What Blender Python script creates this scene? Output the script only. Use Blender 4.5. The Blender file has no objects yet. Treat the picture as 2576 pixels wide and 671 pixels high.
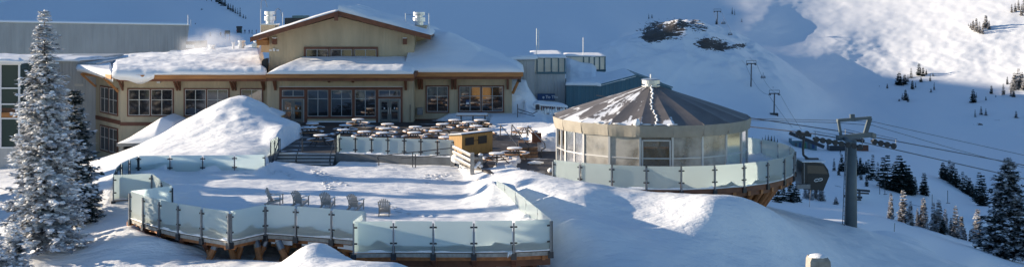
import bpy, math, random
import numpy as np
from mathutils import Vector, Matrix, noise
random.seed(7)
PI = math.pi
sc = bpy.context.scene
C = sc.collection

# ------------------------------------------------------------------ camera model (used only to turn measured places into metres)
HC = 11.15; F = 3000.0; UC = 1288.0
def P(u, v, Y): return Vector(((u-UC)/F*Y, Y, HC - v*Y/F))
def X(u, Y): return (u-UC)/F*Y
def ZZ(v, Y): return HC - v*Y/F

# ------------------------------------------------------------------ sun
EL = math.radians(12.0); AZ = math.radians(-10)
TE = math.tan(EL)
LDIR = Vector((math.cos(EL)*math.cos(AZ), math.cos(EL)*math.sin(AZ), -math.sin(EL)))

# ------------------------------------------------------------------ materials
MATS = {}
def nodes(m):
    nt = m.node_tree; return nt, nt.nodes, nt.links
def mat(name, col, rough=.6, metal=0, spec=.5, var=.0, vscale=3., bump=0., bscale=20., col2=None, thr=None, stretch=None, **kw):
    m = bpy.data.materials.new(name); m.use_nodes = True
    nt, N, L = nodes(m); b = N['Principled BSDF']
    b.inputs['Base Color'].default_value = (*col, 1); b.inputs['Roughness'].default_value = rough
    b.inputs['Metallic'].default_value = metal; b.inputs['Specular IOR Level'].default_value = spec
    for k, v in kw.items(): b.inputs[k].default_value = v
    tc = N.new('ShaderNodeTexCoord'); mp = N.new('ShaderNodeMapping'); L.new(tc.outputs['Object'], mp.inputs[0])
    if stretch: mp.inputs['Scale'].default_value = stretch
    if var or col2:
        n = N.new('ShaderNodeTexNoise'); n.inputs['Scale'].default_value = vscale; n.inputs['Detail'].default_value = 5
        L.new(mp.outputs[0], n.inputs['Vector'])
        r = N.new('ShaderNodeValToRGB')
        lo, hi = thr if thr else (.3, .7)
        r.color_ramp.elements[0].position = lo; r.color_ramp.elements[1].position = hi
        c2 = col2 if col2 else tuple(min(1, c*(1+var)) for c in col)
        c1 = col if col2 else tuple(c*(1-var) for c in col)
        r.color_ramp.elements[0].color = (*c1, 1); r.color_ramp.elements[1].color = (*c2, 1)
        L.new(n.outputs[0], r.inputs[0]); L.new(r.outputs[0], b.inputs['Base Color'])
    if bump:
        n2 = N.new('ShaderNodeTexNoise'); n2.inputs['Scale'].default_value = bscale; n2.inputs['Detail'].default_value = 4
        L.new(mp.outputs[0], n2.inputs['Vector'])
        bp = N.new('ShaderNodeBump'); bp.inputs['Strength'].default_value = 1; bp.inputs['Distance'].default_value = bump
        L.new(n2.outputs[0], bp.inputs['Height']); L.new(bp.outputs[0], b.inputs['Normal'])
    MATS[name] = m
    return m

def ribbed(name, col, period, axis=0, depth=.02, rough=.5, metal=0., var=.12):
    """vertical ribs or boards: waves along a horizontal axis"""
    m = mat(name, col, rough, metal, var=var, vscale=1.1, stretch=(1, 1, .25))
    nt, N, L = nodes(m); b = N['Principled BSDF']
    g = N.new('ShaderNodeNewGeometry'); sx = N.new('ShaderNodeSeparateXYZ'); L.new(g.outputs['Position'], sx.inputs[0])
    a = N.new('ShaderNodeMath'); a.operation = 'MULTIPLY_ADD'; a.inputs[1].default_value = .8; L.new(sx.outputs[1], a.inputs[0]); L.new(sx.outputs[0], a.inputs[2])
    mu = N.new('ShaderNodeMath'); mu.operation = 'MULTIPLY'; mu.inputs[1].default_value = 2*PI/period; L.new(a.outputs[0], mu.inputs[0])
    si = N.new('ShaderNodeMath'); si.operation = 'SINE'; L.new(mu.outputs[0], si.inputs[0])
    pw = N.new('ShaderNodeMath'); pw.operation = 'SMOOTH_MAX'; pw.inputs[1].default_value = .55; pw.inputs[2].default_value = .1; L.new(si.outputs[0], pw.inputs[0])
    bp = N.new('ShaderNodeBump'); bp.inputs['Distance'].default_value = depth; L.new(pw.outputs[0], bp.inputs['Height']); L.new(bp.outputs[0], b.inputs['Normal'])
    return m

def snow_mat(name, fine=1.0, scale=1.0, rock=False):
    m = bpy.data.materials.new(name); m.use_nodes = True
    nt, N, L = nodes(m); b = N['Principled BSDF']
    b.inputs['Base Color'].default_value = (.86, .87, .88, 1); b.inputs['Roughness'].default_value = .65
    b.inputs['Specular IOR Level'].default_value = .25
    g = N.new('ShaderNodeNewGeometry')
    mp = N.new('ShaderNodeMapping'); L.new(g.outputs['Position'], mp.inputs[0])
    mp.inputs['Rotation'].default_value = (0, 0, math.radians(-25)); mp.inputs['Scale'].default_value = (.55*scale, 1.3*scale, 1.*scale)
    n1 = N.new('ShaderNodeTexNoise'); n1.inputs['Scale'].default_value = .9; n1.inputs['Detail'].default_value = 6; n1.inputs['Roughness'].default_value = .5
    n2 = N.new('ShaderNodeTexNoise'); n2.inputs['Scale'].default_value = 5; n2.inputs['Detail'].default_value = 5; n2.inputs['Roughness'].default_value = .6
    L.new(mp.outputs[0], n1.inputs['Vector']); L.new(mp.outputs[0], n2.inputs['Vector'])
    b1 = N.new('ShaderNodeBump'); b1.inputs['Distance'].default_value = .16*fine/scale; L.new(n1.outputs[0], b1.inputs['Height'])
    b2 = N.new('ShaderNodeBump'); b2.inputs['Distance'].default_value = .035*fine/scale; L.new(n2.outputs[0], b2.inputs['Height']); L.new(b1.outputs[0], b2.inputs['Normal'])
    L.new(b2.outputs[0], b.inputs['Normal'])
    if rock:
        at = N.new('ShaderNodeAttribute'); at.attribute_name = 'rock'
        mp2 = N.new('ShaderNodeMapping'); L.new(g.outputs['Position'], mp2.inputs[0]); mp2.inputs['Scale'].default_value = (.5, .3, 1.5); mp2.inputs['Rotation'].default_value = (0, math.radians(18), 0)
        n3 = N.new('ShaderNodeTexNoise'); n3.inputs['Scale'].default_value = .8; n3.inputs['Detail'].default_value = 8; n3.inputs['Roughness'].default_value = .68; n3.inputs['Distortion'].default_value = .6
        L.new(mp2.outputs[0], n3.inputs['Vector'])
        s = N.new('ShaderNodeMath'); s.operation = 'ADD'; L.new(n3.outputs[0], s.inputs[0]); L.new(at.outputs['Fac'], s.inputs[1])
        r = N.new('ShaderNodeValToRGB'); r.color_ramp.elements[0].position = .985; r.color_ramp.elements[1].position = 1.01
        mx = N.new('ShaderNodeMath'); mx.operation = 'MULTIPLY'; mx.inputs[1].default_value = 1.0; L.new(s.outputs[0], mx.inputs[0])
        L.new(mx.outputs[0], r.inputs[0])
        n4 = N.new('ShaderNodeTexNoise'); n4.inputs['Scale'].default_value = .6; n4.inputs['Detail'].default_value = 6; L.new(g.outputs['Position'], n4.inputs['Vector'])
        rr = N.new('ShaderNodeValToRGB'); rr.color_ramp.elements[0].color = (.03, .03, .032, 1); rr.color_ramp.elements[1].color = (.14, .12, .1, 1); L.new(n4.outputs[0], rr.inputs[0])
        mix = N.new('ShaderNodeMix'); mix.data_type = 'RGBA'; L.new(r.outputs[0], mix.inputs[0])
        mix.inputs[6].default_value = (.86, .87, .88, 1); L.new(rr.outputs[0], mix.inputs[7]); L.new(mix.outputs[2], b.inputs['Base Color'])
    MATS[name] = m
    return m

SNOW = snow_mat('snow', 1.5, 1.0)
SNOWR = snow_mat('roof_snow', .5, 1.0)
SNOWF = snow_mat('mountain_snow', .10, .11, rock=True)
SNOWC = mat('snow_cap', (.86, .87, .88), .7, spec=.25, bump=.03, bscale=6)
SIDING = ribbed('board_siding', (.48, .39, .26), .30, depth=.03, rough=.75)
GREYCLAD = ribbed('grey_cladding', (.40, .41, .41), .32, depth=.05, rough=.5, metal=.2)
BLUECLAD = ribbed('blue_grey_cladding', (.33, .36, .39), .45, depth=.05, rough=.45, metal=.2)
TEAL = ribbed('teal_cladding', (.045, .12, .16), .40, depth=.05, rough=.5)
TEALT = mat('teal_trim', (.07, .15, .18), .5)
TIMBER = mat('orange_timber', (.40, .17, .05), .6, var=.25, vscale=2, stretch=(.3, 2, 3))
TIMBERD = mat('brown_timber', (.17, .065, .032), .65, var=.25, vscale=2)
TRIM = mat('brown_trim', (.15, .055, .03), .6, var=.2, vscale=2)
CREAM = mat('cream_window_frame', (.55, .52, .46), .5)
GREYFR = mat('grey_window_frame', (.38, .38, .37), .5)
PANE = mat('dark_window_pane', (.012, .014, .018), .04, spec=1.0, IOR=1.7)
PANEG = mat('green_window_pane', (.03, .055, .055), .06, spec=.5, IOR=1.45)
DOORM = mat('grey_door', (.16, .16, .145), .5)
CONC = mat('concrete', (.15, .16, .165), .85, var=.18, vscale=1.5, bump=.01, bscale=8)
STEEL = mat('dark_steel', (.05, .055, .065), .4, metal=.7)
GALV = mat('galvanised_steel', (.20, .22, .25), .38, metal=.6, var=.15, vscale=6)
VENT = mat('vent_metal', (.62, .63, .64), .35, metal=.8)
BLACK = mat('black_paint', (.012, .012, .014), .5)
WHITE = mat('white_paint', (.75, .75, .74), .5)
DECKW = mat('deck_boards', (.20, .12, .07), .7, var=.3, vscale=3, stretch=(3, .4, 3))
STRUT = mat('round_log_timber', (.34, .135, .045), .6, var=.3, vscale=4)
WEATHER = mat('weathered_wood', (.40, .355, .31), .8, var=.25, vscale=9, stretch=(5, 5, .6))
LOGW = mat('grey_log_wood', (.33, .31, .28), .85, var=.25, vscale=5)
SHEDW = mat('yellow_pine_boards', (.42, .235, .065), .6, var=.25, vscale=3, stretch=(7, 7, .5))
TABLEW = mat('table_wood', (.36, .19, .09), .7, var=.3, vscale=6)
TABLEF = mat('table_steel', (.04, .05, .05), .5)
RIBM = mat('roof_rib_fabric', (.15,.135,.125), .6)
ALU = mat('tent_frame_aluminium', (.5,.5,.5), .45, metal=.3)
BARK = mat('bark', (.09, .065, .05), .9, var=.3, vscale=8)
FABRIC = mat('tent_valance_fabric', (.33, .30, .25), .75, var=.1, vscale=2, bump=.02, bscale=2)
SHEAVE = mat('sheave_rubber', (.03, .035, .04), .5)
TOWERP = mat('tower_paint', (.10, .125, .135), .55, var=.12, vscale=2)
CABIN = mat('cabin_shell', (.03, .036, .042), .35, metal=.3)
CABG = mat('cabin_window', (.07, .075, .08), .08, spec=1.)
SIGNB = mat('sign_blue', (.012, .055, .16), .5)
STONE = mat('pale_stone', (.32, .29, .25), .85, var=.25, vscale=4, bump=.03, bscale=7)
ROCK = mat('rubble_rock', (.10, .10, .105), .9, var=.4, vscale=2, bump=.05, bscale=4)
ICE = mat('ice', (.75, .8, .83), .25)

def frosted():
    m = bpy.data.materials.new('frosted_glass'); m.use_nodes = True
    nt, N, L = nodes(m); N.remove(N['Principled BSDF']); out = N['Material Output']
    d = N.new('ShaderNodeBsdfDiffuse'); d.inputs[0].default_value = (.84, .92, .91, 1)
    t = N.new('ShaderNodeBsdfTranslucent'); t.inputs[0].default_value = (.90, .98, .97, 1)
    tr = N.new('ShaderNodeBsdfTransparent'); tr.inputs[0].default_value = (.86, .96, .95, 1)
    rf = N.new('ShaderNodeBsdfRefraction'); rf.inputs[0].default_value = (.88, .97, .96, 1); rf.inputs['Roughness'].default_value = .38; rf.inputs['IOR'].default_value = 1.08
    gl = N.new('ShaderNodeBsdfGlossy'); gl.inputs['Roughness'].default_value = .12
    a = N.new('ShaderNodeMixShader'); a.inputs[0].default_value = .76; L.new(d.outputs[0], a.inputs[1]); L.new(t.outputs[0], a.inputs[2])
    e = N.new('ShaderNodeMixShader'); e.inputs[0].default_value = .30; L.new(rf.outputs[0], e.inputs[1]); L.new(tr.outputs[0], e.inputs[2])
    b = N.new('ShaderNodeMixShader'); b.inputs[0].default_value = .17; L.new(a.outputs[0], b.inputs[1]); L.new(e.outputs[0], b.inputs[2])
    fr = N.new('ShaderNodeFresnel'); fr.inputs[0].default_value = 1.4
    c = N.new('ShaderNodeMixShader'); L.new(fr.outputs[0], c.inputs[0]); L.new(b.outputs[0], c.inputs[1]); L.new(gl.outputs[0], c.inputs[2])
    L.new(c.outputs[0], out.inputs[0]); return m
FROST = frosted()
def vinyl(name, fac, col):
    m = bpy.data.materials.new(name); m.use_nodes = True
    nt, N, L = nodes(m); N.remove(N['Principled BSDF']); out = N['Material Output']
    g = N.new('ShaderNodeNewGeometry'); n = N.new('ShaderNodeTexNoise'); n.inputs['Scale'].default_value = .9; n.inputs['Detail'].default_value = 5; L.new(g.outputs['Position'], n.inputs['Vector'])
    r = N.new('ShaderNodeMapRange'); r.inputs[1].default_value = .38; r.inputs[2].default_value = .62; r.inputs[3].default_value = max(0, fac-.25); r.inputs[4].default_value = fac+.22; L.new(n.outputs[0], r.inputs[0])
    d = N.new('ShaderNodeBsdfDiffuse'); d.inputs[0].default_value = (*col, 1)
    t = N.new('ShaderNodeBsdfTranslucent'); t.inputs[0].default_value = (*col, 1)
    tr = N.new('ShaderNodeBsdfTransparent'); tr.inputs[0].default_value = (.85, .85, .83, 1)
    gl = N.new('ShaderNodeBsdfGlossy'); gl.inputs['Roughness'].default_value = .15
    a = N.new('ShaderNodeMixShader'); a.inputs[0].default_value = .35; L.new(d.outputs[0], a.inputs[1]); L.new(t.outputs[0], a.inputs[2])
    b = N.new('ShaderNodeMixShader'); L.new(r.outputs[0], b.inputs[0]); L.new(a.outputs[0], b.inputs[1]); L.new(tr.outputs[0], b.inputs[2])
    fr = N.new('ShaderNodeFresnel'); fr.inputs[0].default_value = 1.4
    c = N.new('ShaderNodeMixShader'); L.new(fr.outputs[0], c.inputs[0]); L.new(b.outputs[0], c.inputs[1]); L.new(gl.outputs[0], c.inputs[2])
    L.new(c.outputs[0], out.inputs[0]); return m
VINYL = vinyl('cloudy_vinyl', .50, (.66, .64, .60))
VCLEAR = vinyl('clear_vinyl', .72, (.35, .33, .3))

def foliage(name, dark, frost, amt, snow_amt):
    """needles with rime; snow lies on faces that look up"""
    m = bpy.data.materials.new(name); m.use_nodes = True
    nt, N, L = nodes(m); b = N['Principled BSDF']; b.inputs['Roughness'].default_value = .8; b.inputs['Specular IOR Level'].default_value = .2
    g = N.new('ShaderNodeNewGeometry')
    n = N.new('ShaderNodeTexNoise'); n.inputs['Scale'].default_value = 2.6; n.inputs['Detail'].default_value = 6; L.new(g.outputs['Position'], n.inputs['Vector'])
    r = N.new('ShaderNodeValToRGB'); r.color_ramp.elements[0].position = .62-amt*.35; r.color_ramp.elements[1].position = .72-amt*.25
    r.color_ramp.elements[0].color = (*dark, 1); r.color_ramp.elements[1].color = (*frost, 1); L.new(n.outputs[0], r.inputs[0])
    sx = N.new('ShaderNodeSeparateXYZ'); L.new(g.outputs['True Normal'], sx.inputs[0])
    ab = N.new('ShaderNodeMath'); ab.operation = 'ABSOLUTE'; L.new(sx.outputs[2], ab.inputs[0])
    n2 = N.new('ShaderNodeTexNoise'); n2.inputs['Scale'].default_value = 1.3; L.new(g.outputs['Position'], n2.inputs['Vector'])
    ad = N.new('ShaderNodeMath'); ad.operation = 'ADD'; L.new(ab.outputs[0], ad.inputs[0]); L.new(n2.outputs[0], ad.inputs[1])
    r2 = N.new('ShaderNodeMapRange'); r2.inputs[1].default_value = 1.45-snow_amt; r2.inputs[2].default_value = 1.6-snow_amt; L.new(ad.outputs[0], r2.inputs[0])
    mix = N.new('ShaderNodeMix'); mix.data_type = 'RGBA'; L.new(r2.outputs[0], mix.inputs[0]); L.new(r.outputs[0], mix.inputs[6]); mix.inputs[7].default_value = (.82, .84, .87, 1)
    L.new(mix.outputs[2], b.inputs['Base Color'])
    return m
FOL_RIME = foliage('rime_needles', (.075, .085, .09), (.46, .455, .47), .80, .13)
FOL_MIX = foliage('dark_frosted_needles', (.035, .05, .045), (.26, .27, .28), .45, .02)
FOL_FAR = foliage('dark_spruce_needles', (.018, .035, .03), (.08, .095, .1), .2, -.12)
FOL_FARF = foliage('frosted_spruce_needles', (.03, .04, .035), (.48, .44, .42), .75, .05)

# ------------------------------------------------------------------ mesh builder
class MB:
    def __init__(s, o=(0, 0, 0), ex=(1, 0, 0), ey=(0, 1, 0), ez=(0, 0, 1)):
        s.v = []; s.f = []; s.o = Vector(o); s.ex = Vector(ex); s.ey = Vector(ey); s.ez = Vector(ez); s.mi = []; s.cur = 0
    def T(s, p): return s.o + s.ex*p[0] + s.ey*p[1] + s.ez*p[2]
    def add(s, vs, fs):
        n = len(s.v); s.v += [tuple(s.T(p)) for p in vs]; s.f += [tuple(i+n for i in f) for f in fs]; s.mi += [s.cur]*len(fs); return s
    def box(s, x0, x1, y0, y1, z0, z1):
        return s.add([(x0,y0,z0),(x1,y0,z0),(x1,y1,z0),(x0,y1,z0),(x0,y0,z1),(x1,y0,z1),(x1,y1,z1),(x0,y1,z1)],
                     [(0,3,2,1),(4,5,6,7),(0,1,5,4),(1,2,6,5),(2,3,7,6),(3,0,4,7)])
    def beam(s, p0, p1, w, h, up=(0, 0, 1)):
        p0 = Vector(p0); p1 = Vector(p1); d = (p1-p0).normalized(); up = Vector(up)
        if abs(d.dot(up)) > .98: up = Vector((0, 1, 0))
        r = d.cross(up).normalized(); u = r.cross(d).normalized()
        c = []
        for p in (p0, p1):
            for a, b in ((-1,-1),(1,-1),(1,1),(-1,1)): c.append(tuple(p + r*a*w/2 + u*b*h/2))
        return s.add(c, [(0,3,2,1),(4,5,6,7),(0,1,5,4),(1,2,6,5),(2,3,7,6),(3,0,4,7)])
    def tube(s, p0, p1, r0, r1=None, n=8, cap=True):
        r1 = r0 if r1 is None else r1
        p0 = Vector(p0); p1 = Vector(p1); d = (p1-p0).normalized(); up = Vector((0,0,1))
        if abs(d.z) > .98: up = Vector((0,1,0))
        a = d.cross(up).normalized(); b = a.cross(d)
        vs = []
        for p, r in ((p0, r0), (p1, r1)):
            for i in range(n):
                t = 2*PI*i/n; vs.append(tuple(p + (a*math.cos(t)+b*math.sin(t))*r))
        fs = [(i, (i+1)%n, n+(i+1)%n, n+i) for i in range(n)]
        if cap: fs += [tuple(range(n))[::-1], tuple(range(n, 2*n))]
        return s.add(vs, fs)
    def path(s, pts, r, n=6):
        for a, b in zip(pts[:-1], pts[1:]): s.tube(a, b, r, n=n)
        return s
    def prism(s, poly, vec):
        n = len(poly); vec = Vector(vec)
        vs = [tuple(Vector(p)) for p in poly] + [tuple(Vector(p)+vec) for p in poly]
        fs = [tuple(range(n))[::-1], tuple(range(n, 2*n))] + [(i, (i+1)%n, n+(i+1)%n, n+i) for i in range(n)]
        return s.add(vs, fs)
    def lathe(s, prof, c=(0,0,0), n=16):
        vs = []; fs = []
        for r, z in prof:
            for i in range(n):
                t = 2*PI*i/n; vs.append((c[0]+r*math.cos(t), c[1]+r*math.sin(t), c[2]+z))
        m = len(prof)
        for k in range(m-1):
            for i in range(n): fs.append((k*n+i, k*n+(i+1)%n, (k+1)*n+(i+1)%n, (k+1)*n+i))
        fs += [tuple(range(n))[::-1], tuple(range((m-1)*n, m*n))]
        return s.add(vs, fs)
    def blob(s, c, rx, ry, rz, seed=0, n=10, m=6, rough=.15):
        vs = []; fs = []; c = Vector(c)
        for j in range(m+1):
            ph = -PI/2 + PI*j/m
            for i in range(n):
                t = 2*PI*i/n
                d = Vector((math.cos(ph)*math.cos(t), math.cos(ph)*math.sin(t), math.sin(ph)))
                k = 1 + rough*noise.noise(d*1.7 + Vector((seed*3.1, seed, 0)))*2
                vs.append((c.x+d.x*rx*k, c.y+d.y*ry*k, c.z+d.z*rz*k))
        for j in range(m):
            for i in range(n): fs.append((j*n+i, j*n+(i+1)%n, (j+1)*n+(i+1)%n, (j+1)*n+i))
        return s.add(vs, fs)
    def build(s, name, m, parent=None, smooth=False):
        me = bpy.data.meshes.new(name); me.from_pydata(s.v, [], s.f); me.update()
        for mm in (m if isinstance(m, (list, tuple)) else [m]): me.materials.append(mm)
        if isinstance(m, (list, tuple)): me.polygons.foreach_set('material_index', s.mi)
        if smooth: me.polygons.foreach_set('use_smooth', [True]*len(me.polygons))
        o = bpy.data.objects.new(name, me); C.objects.link(o)
        if parent is not None:
            o.parent = parent
        return o
def tag(o, label, cat, group=None, kind=None):
    o['label'] = label
    if cat: o['category'] = cat
    if group: o['group'] = group
    if kind: o['kind'] = kind
    return o
def struct(o, label=None, kind='structure'):
    o['kind'] = kind
    if label: o['label'] = label
    return o
def thing(name, loc, label, cat, group=None, rz=0):
    o = bpy.data.objects.new(name, None); C.objects.link(o); o.empty_display_size = .3
    o.location = loc; o.rotation_euler = (0, 0, rz)
    tag(o, label, cat, group); return o
def at(root):  # builder that takes world coordinates for parts of a root that is only translated
    l = root.location; return MB(o=(-l.x, -l.y, -l.z))
def copy_tree(o, parent=None):
    c = o.copy(); C.objects.link(c); c.parent = parent
    for ch in list(o.children): copy_tree(ch, c)
    return c
ORD = ['first','second','third','fourth','fifth','sixth','seventh','eighth','ninth','tenth','eleventh','twelfth','thirteenth','fourteenth','fifteenth','sixteenth','seventeenth','eighteenth','nineteenth','twentieth']

# ------------------------------------------------------------------ interpolation
class TPS:
    def __init__(s, pts, vals, lam=.02, sc=(1, 1)):
        s.sc = np.array(sc, float); X_ = np.array(pts, float)*s.sc; s.X = X_; n = len(X_)
        d = np.linalg.norm(X_[:,None]-X_[None], axis=2)
        K = np.where(d > 0, d*d*np.log(np.maximum(d, 1e-9)), 0) + np.eye(n)*lam
        Pm = np.hstack([np.ones((n,1)), X_]); A = np.zeros((n+3, n+3)); A[:n,:n] = K; A[:n,n:] = Pm; A[n:,:n] = Pm.T
        s.w = np.linalg.solve(A, np.concatenate([np.array(vals, float), np.zeros(3)]))
    def __call__(s, q):
        q = np.atleast_2d(np.array(q, float))*s.sc; out = np.zeros(len(q))
        for i in range(0, len(q), 20000):
            b = q[i:i+20000]; d = np.linalg.norm(b[:,None]-s.X[None], axis=2)
            K = np.where(d > 0, d*d*np.log(np.maximum(d, 1e-9)), 0)
            out[i:i+20000] = K@s.w[:-3] + s.w[-3] + b@s.w[-2:]
        return out
def grid_mesh(name, VX, VY, VZ, m, smooth=True):
    r, c = VX.shape
    vs = np.stack([VX, VY, VZ], -1).reshape(-1, 3)
    idx = np.arange(r*c).reshape(r, c)
    fs = np.stack([idx[:-1,:-1], idx[:-1,1:], idx[1:,1:], idx[1:,:-1]], -1).reshape(-1, 4)
    me = bpy.data.meshes.new(name); me.from_pydata(vs.tolist(), [], fs.tolist()); me.update()
    me.materials.append(m); me.polygons.foreach_set('use_smooth', [smooth]*len(me.polygons))
    o = bpy.data.objects.new(name, me); C.objects.link(o); return o
def fbm(x, y, sc_, seed=0):
    return noise.fractal(Vector((x*sc_, y*sc_, seed)), 1.0, 2.0, 4)

# ------------------------------------------------------------------ near snow ground
near = [ # u, v, Y  measured places on the snow
 (0,671,66),(0,560,74),(20,470,90),(10,440,104),(60,450,100),(120,628,63),(200,620,64),(200,560,70),(250,512,72),(240,452,80),(225,430,90),(290,398,94),
 (300,580,65),(400,602,63.5),(500,610,63),(300,671,60),(450,671,59),(600,650,60),(150,671,61),
 (480,300,100),(400,345,98),(555,264,100),(608,244,100),(660,264,100),(684,284,101),(704,300,101),(700,298,98),(735,314,96),
 (600,320,93),(600,372,87),(500,385,86),(400,402,84),(510,402,82.5),(420,404,82.5),(340,410,83),(640,388,84.5),(740,350,90),(735,378,87.5),(690,400,84.8),
 (320,430,79),(300,470,74),
 (1280,405,82),(1390,428,76),(1350,440,73),(1300,446,72),(1240,425,79),(1330,470,69.5),(1440,455,72),(1500,468,69.8),(1600,482,69),(1690,490,68.3),(1775,493,68),(1850,503,67.2),
 (1920,527,67.6),(2017,555,79),(2147,574,79.5),(2247,625,77),(2371,671,75),
 (1420,560,62.6),(1450,505,67),(1500,560,65),(1500,671,59),(1420,671,60),(1600,560,65.5),(1700,560,64.8),(1700,671,60),(1850,600,64.3),(1960,600,66.2),(2000,671,65),(1800,530,65),(1900,562,65.3),(1870,530,65.7),(1960,560,67.4),(2150,660,70),
 (2145,566,81),(2300,600,100),(2000,560,86),(1900,540,86)]
npts = [(X(u,Y), Y) for u,v,Y in near]; nz = [ZZ(v,Y) for u,v,Y in near]
def addn(x, y, z): npts.append((x, y)); nz.append(z)
# beneath the lower terrace and in front of it
for x, y, z in [(-15,62,-2.3),(-12,63,-2.6),(-9,62,-3.2),(-5,60,-4.2),(-1,60,-4.6),(-10,70,-2.2),(-18,72,-1.9),(-3,68,-3.0),(-15,78,-1.6),(-6,76,-1.6),(1.0,63,-2.9),(-22,68,-1.6),
                (-8.8,56.3,-.95),(-5,54.0,-1.2),(-1,54,-2.4),(-12,55,-1.75),(3,57,-2.2),(-2,57,-4.6),(-6,57.5,-3.4),(-3,50,-1.5),(-14,50,-2.4),(6,50,-2.0),
                (-30,120,-4),(-48,115,-4.5),(-48,90,-3.6),(-45,60,-3.5),(-30,47,-3.5),(-20,110,-1.5),(-10,115,-1.5),(-14,95,-.4),(-11,98,-.4),(-6,95,-.4),(-3,88,-.4),
                (2,92,-.3),(7,86,-.5),(10,80,-1.2),(9,74,-1.2),(14,76,-1.6),(18,84,-3.6),(24,92,-8),(30,105,-11),(40,100,-16),(50,80,-13),(45,60,-11),(36,54,-8.5),(60,70,-13),(60,110,-24),
                (5,90,.15),(12,92,-1.2),(15,100,-4),(2,101,.35),(-2.5,104.5,.3),(2.4,107,.6),(1.2,112.5,2.4),(1.2,116,3.3),(2.9,112,.6),(5.2,111,.1),(9,108,-.5),(2.9,92,1.5),(3.6,95,1.2),(1.8,90.6,.5),(4.6,88,.8),(-1.5,107,.55),(12,115,-2),(20,120,-8),(-8,105,-.3),(28,46,-7),(18,50,-4.6),(12,46,-3.2)]:
    addn(x, y, z)
NT = TPS(npts, nz, lam=.3)
gx = np.linspace(-52, 62, 520); gy = np.concatenate([np.linspace(40, 100, 300), np.linspace(100.3, 124, 80)])
GX, GY = np.meshgrid(gx, gy); GZ = NT(np.stack([GX.ravel(), GY.ravel()], 1)).reshape(GX.shape)
def pile(x, y, cx, cy, rx, ry, h, p=1.6):
    d = np.sqrt(((x-cx)/rx)**2+((y-cy)/ry)**2); return h*np.clip(1-d, 0, 1)**p
def near_extra(x, y):
    e = pile(x, y, X(822,56), 56.0, 3.5, 2.1, .5, 1.0)                 # pointed mound before the terrace
    e = e + pile(x, y, X(1040,55), 54.5, 3.0, 1.6, .55, 1.3)
    e = e + pile(x, y, X(608,100), 100, 3.5, 4, .25, 1.1)              # sharp top of the big drift
    e = e + pile(x, y, X(712,91), 91, 1.5, 3.2, .5, .9)
    e = e + pile(x, y, X(360,63), 62.5, 4, 1.6, .5, 1.2)
    return e
GZ += near_extra(GX, GY)
NZn = np.array([[ (fbm(x,y,.16,3)*.16 + fbm(x,y,.13,17)*.7*max(0, 1-math.hypot((x+23)/13,(y-95)/11)) + fbm(x,y,.42,18)*.14*max(0, 1-math.hypot((x+23)/13,(y-95)/11)) + fbm(x,y,.5,19)*.35*max(0, 1-math.hypot((x+9)/6,(y-55.5)/3)) + noise.ridged_multi_fractal(Vector((x*.35+y*.25, y*.6-x*.2, 1)), 1.0, 2.1, 3, 1.0, 2.0)*(.035+.035*(4 < x < 24))) for x in gx] for y in gy])
GZ += NZn
# flat built places: keep the snow under the steps, patio, pavilion deck and the terrace boards
def cut(mask, top):
    global GZ
    GZ = np.where(mask, np.minimum(GZ, top), GZ)
def pile_keep(): return None
patio = (GX > X(748, 96)+(GY-96)*.02) & (GX < -2.0) & (GY > 86.2) & (GY < 104.5)
cut(patio, -.25)
cut((GX > X(700, 104)+np.clip(101-GY, 0, 5)*.9) & (GX < -2) & (GY > 95) & (GY < 110), -.25)
cut((GX < .95) & (GX > -6) & (GY > 103.5) & (GY < 111.2), .62)
GZ = np.where((GX > 1.4) & (GX < 10) & (GY > 103), np.minimum(GZ, .40+np.clip(3.0-GX, 0, 3)*1.5+NZn*.5), GZ)
cut((GX > -2.2) & (GX < .7) & (GY > 83.5) & (GY < 98.5), -.25)
cut((GX > .6) & (GX < 4.0) & (GY > 76.5) & (GY < 88), -.2)
cut((GX > -17.2) & (GX < -12.6) & (GY > 83.2) & (GY < 87), -1.0)
cut((GX > -12.6) & (GX < -4.0) & (GY > 84) & (GY < 87), -.7)
cut(((GX-9.25)**2+(GY-79.5)**2 < 9.0**2), -.35)
# ------------------------------------------------------------------ lower terrace outline (plan)
def RT(u, v): Y = 31650.0/v; return (X(u, Y), Y)
back_pts = [RT(668,388),RT(590,389.5),RT(510,390.5),RT(428,391),RT(348,391.5)]
curve_pts = [RT(348,391.5),RT(325,400),RT(305,410),RT(292,422),RT(284,439)]
lobe_pts = [RT(284,440),RT(383,436)]
notch_pts = [RT(383,436),RT(408,454),RT(434,467)]
left_pts = [RT(434,467),RT(328,480)]
front_pts = [RT(328,480),RT(362,491),RT(403,502),RT(450,512),RT(509,521),RT(578,531)]
step_pts = [RT(578,531),RT(667,514)]
mid_pts = [RT(667,514),RT(745,518),RT(835,524),RT(921,531)]
ret_pts = [RT(921,531),RT(888,556)]
fr_pts = [RT(888,556),RT(990,554.5),RT(1090,555),RT(1192,555),RT(1292,554),RT(1386,550)]
side_pts = [RT(1386,550),RT(1352,523),RT(1323,500),RT(1297,481),RT(1270,464),RT(1248,453)]
poly = []
for seg in (back_pts, curve_pts[1:], lobe_pts[1:], notch_pts[1:], left_pts[1:], front_pts[1:], step_pts[1:], mid_pts[1:], ret_pts[1:], fr_pts[1:], side_pts[1:]): poly += seg
poly += [(-1.6, 74.0), (-3.2, 79.5), (-3.9, 84.0), (-12.4, 86.2), (-12.5, 84.2), (-16.8, 84.2)]
poly = [p for i, p in enumerate(poly) if i == 0 or (abs(p[0]-poly[i-1][0])+abs(p[1]-poly[i-1][1])) > .05]
PN = np.array(poly)
def inside(x, y):
    x = np.asarray(x, float); y = np.asarray(y, float); r = np.zeros(x.shape, bool); n = len(PN)
    for i in range(n):
        x0, y0 = PN[i]; x1, y1 = PN[(i+1)%n]
        c = ((y0 > y) != (y1 > y)) & (x < (x1-x0)*(y-y0)/(y1-y0+1e-12)+x0); r ^= c
    return r
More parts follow.
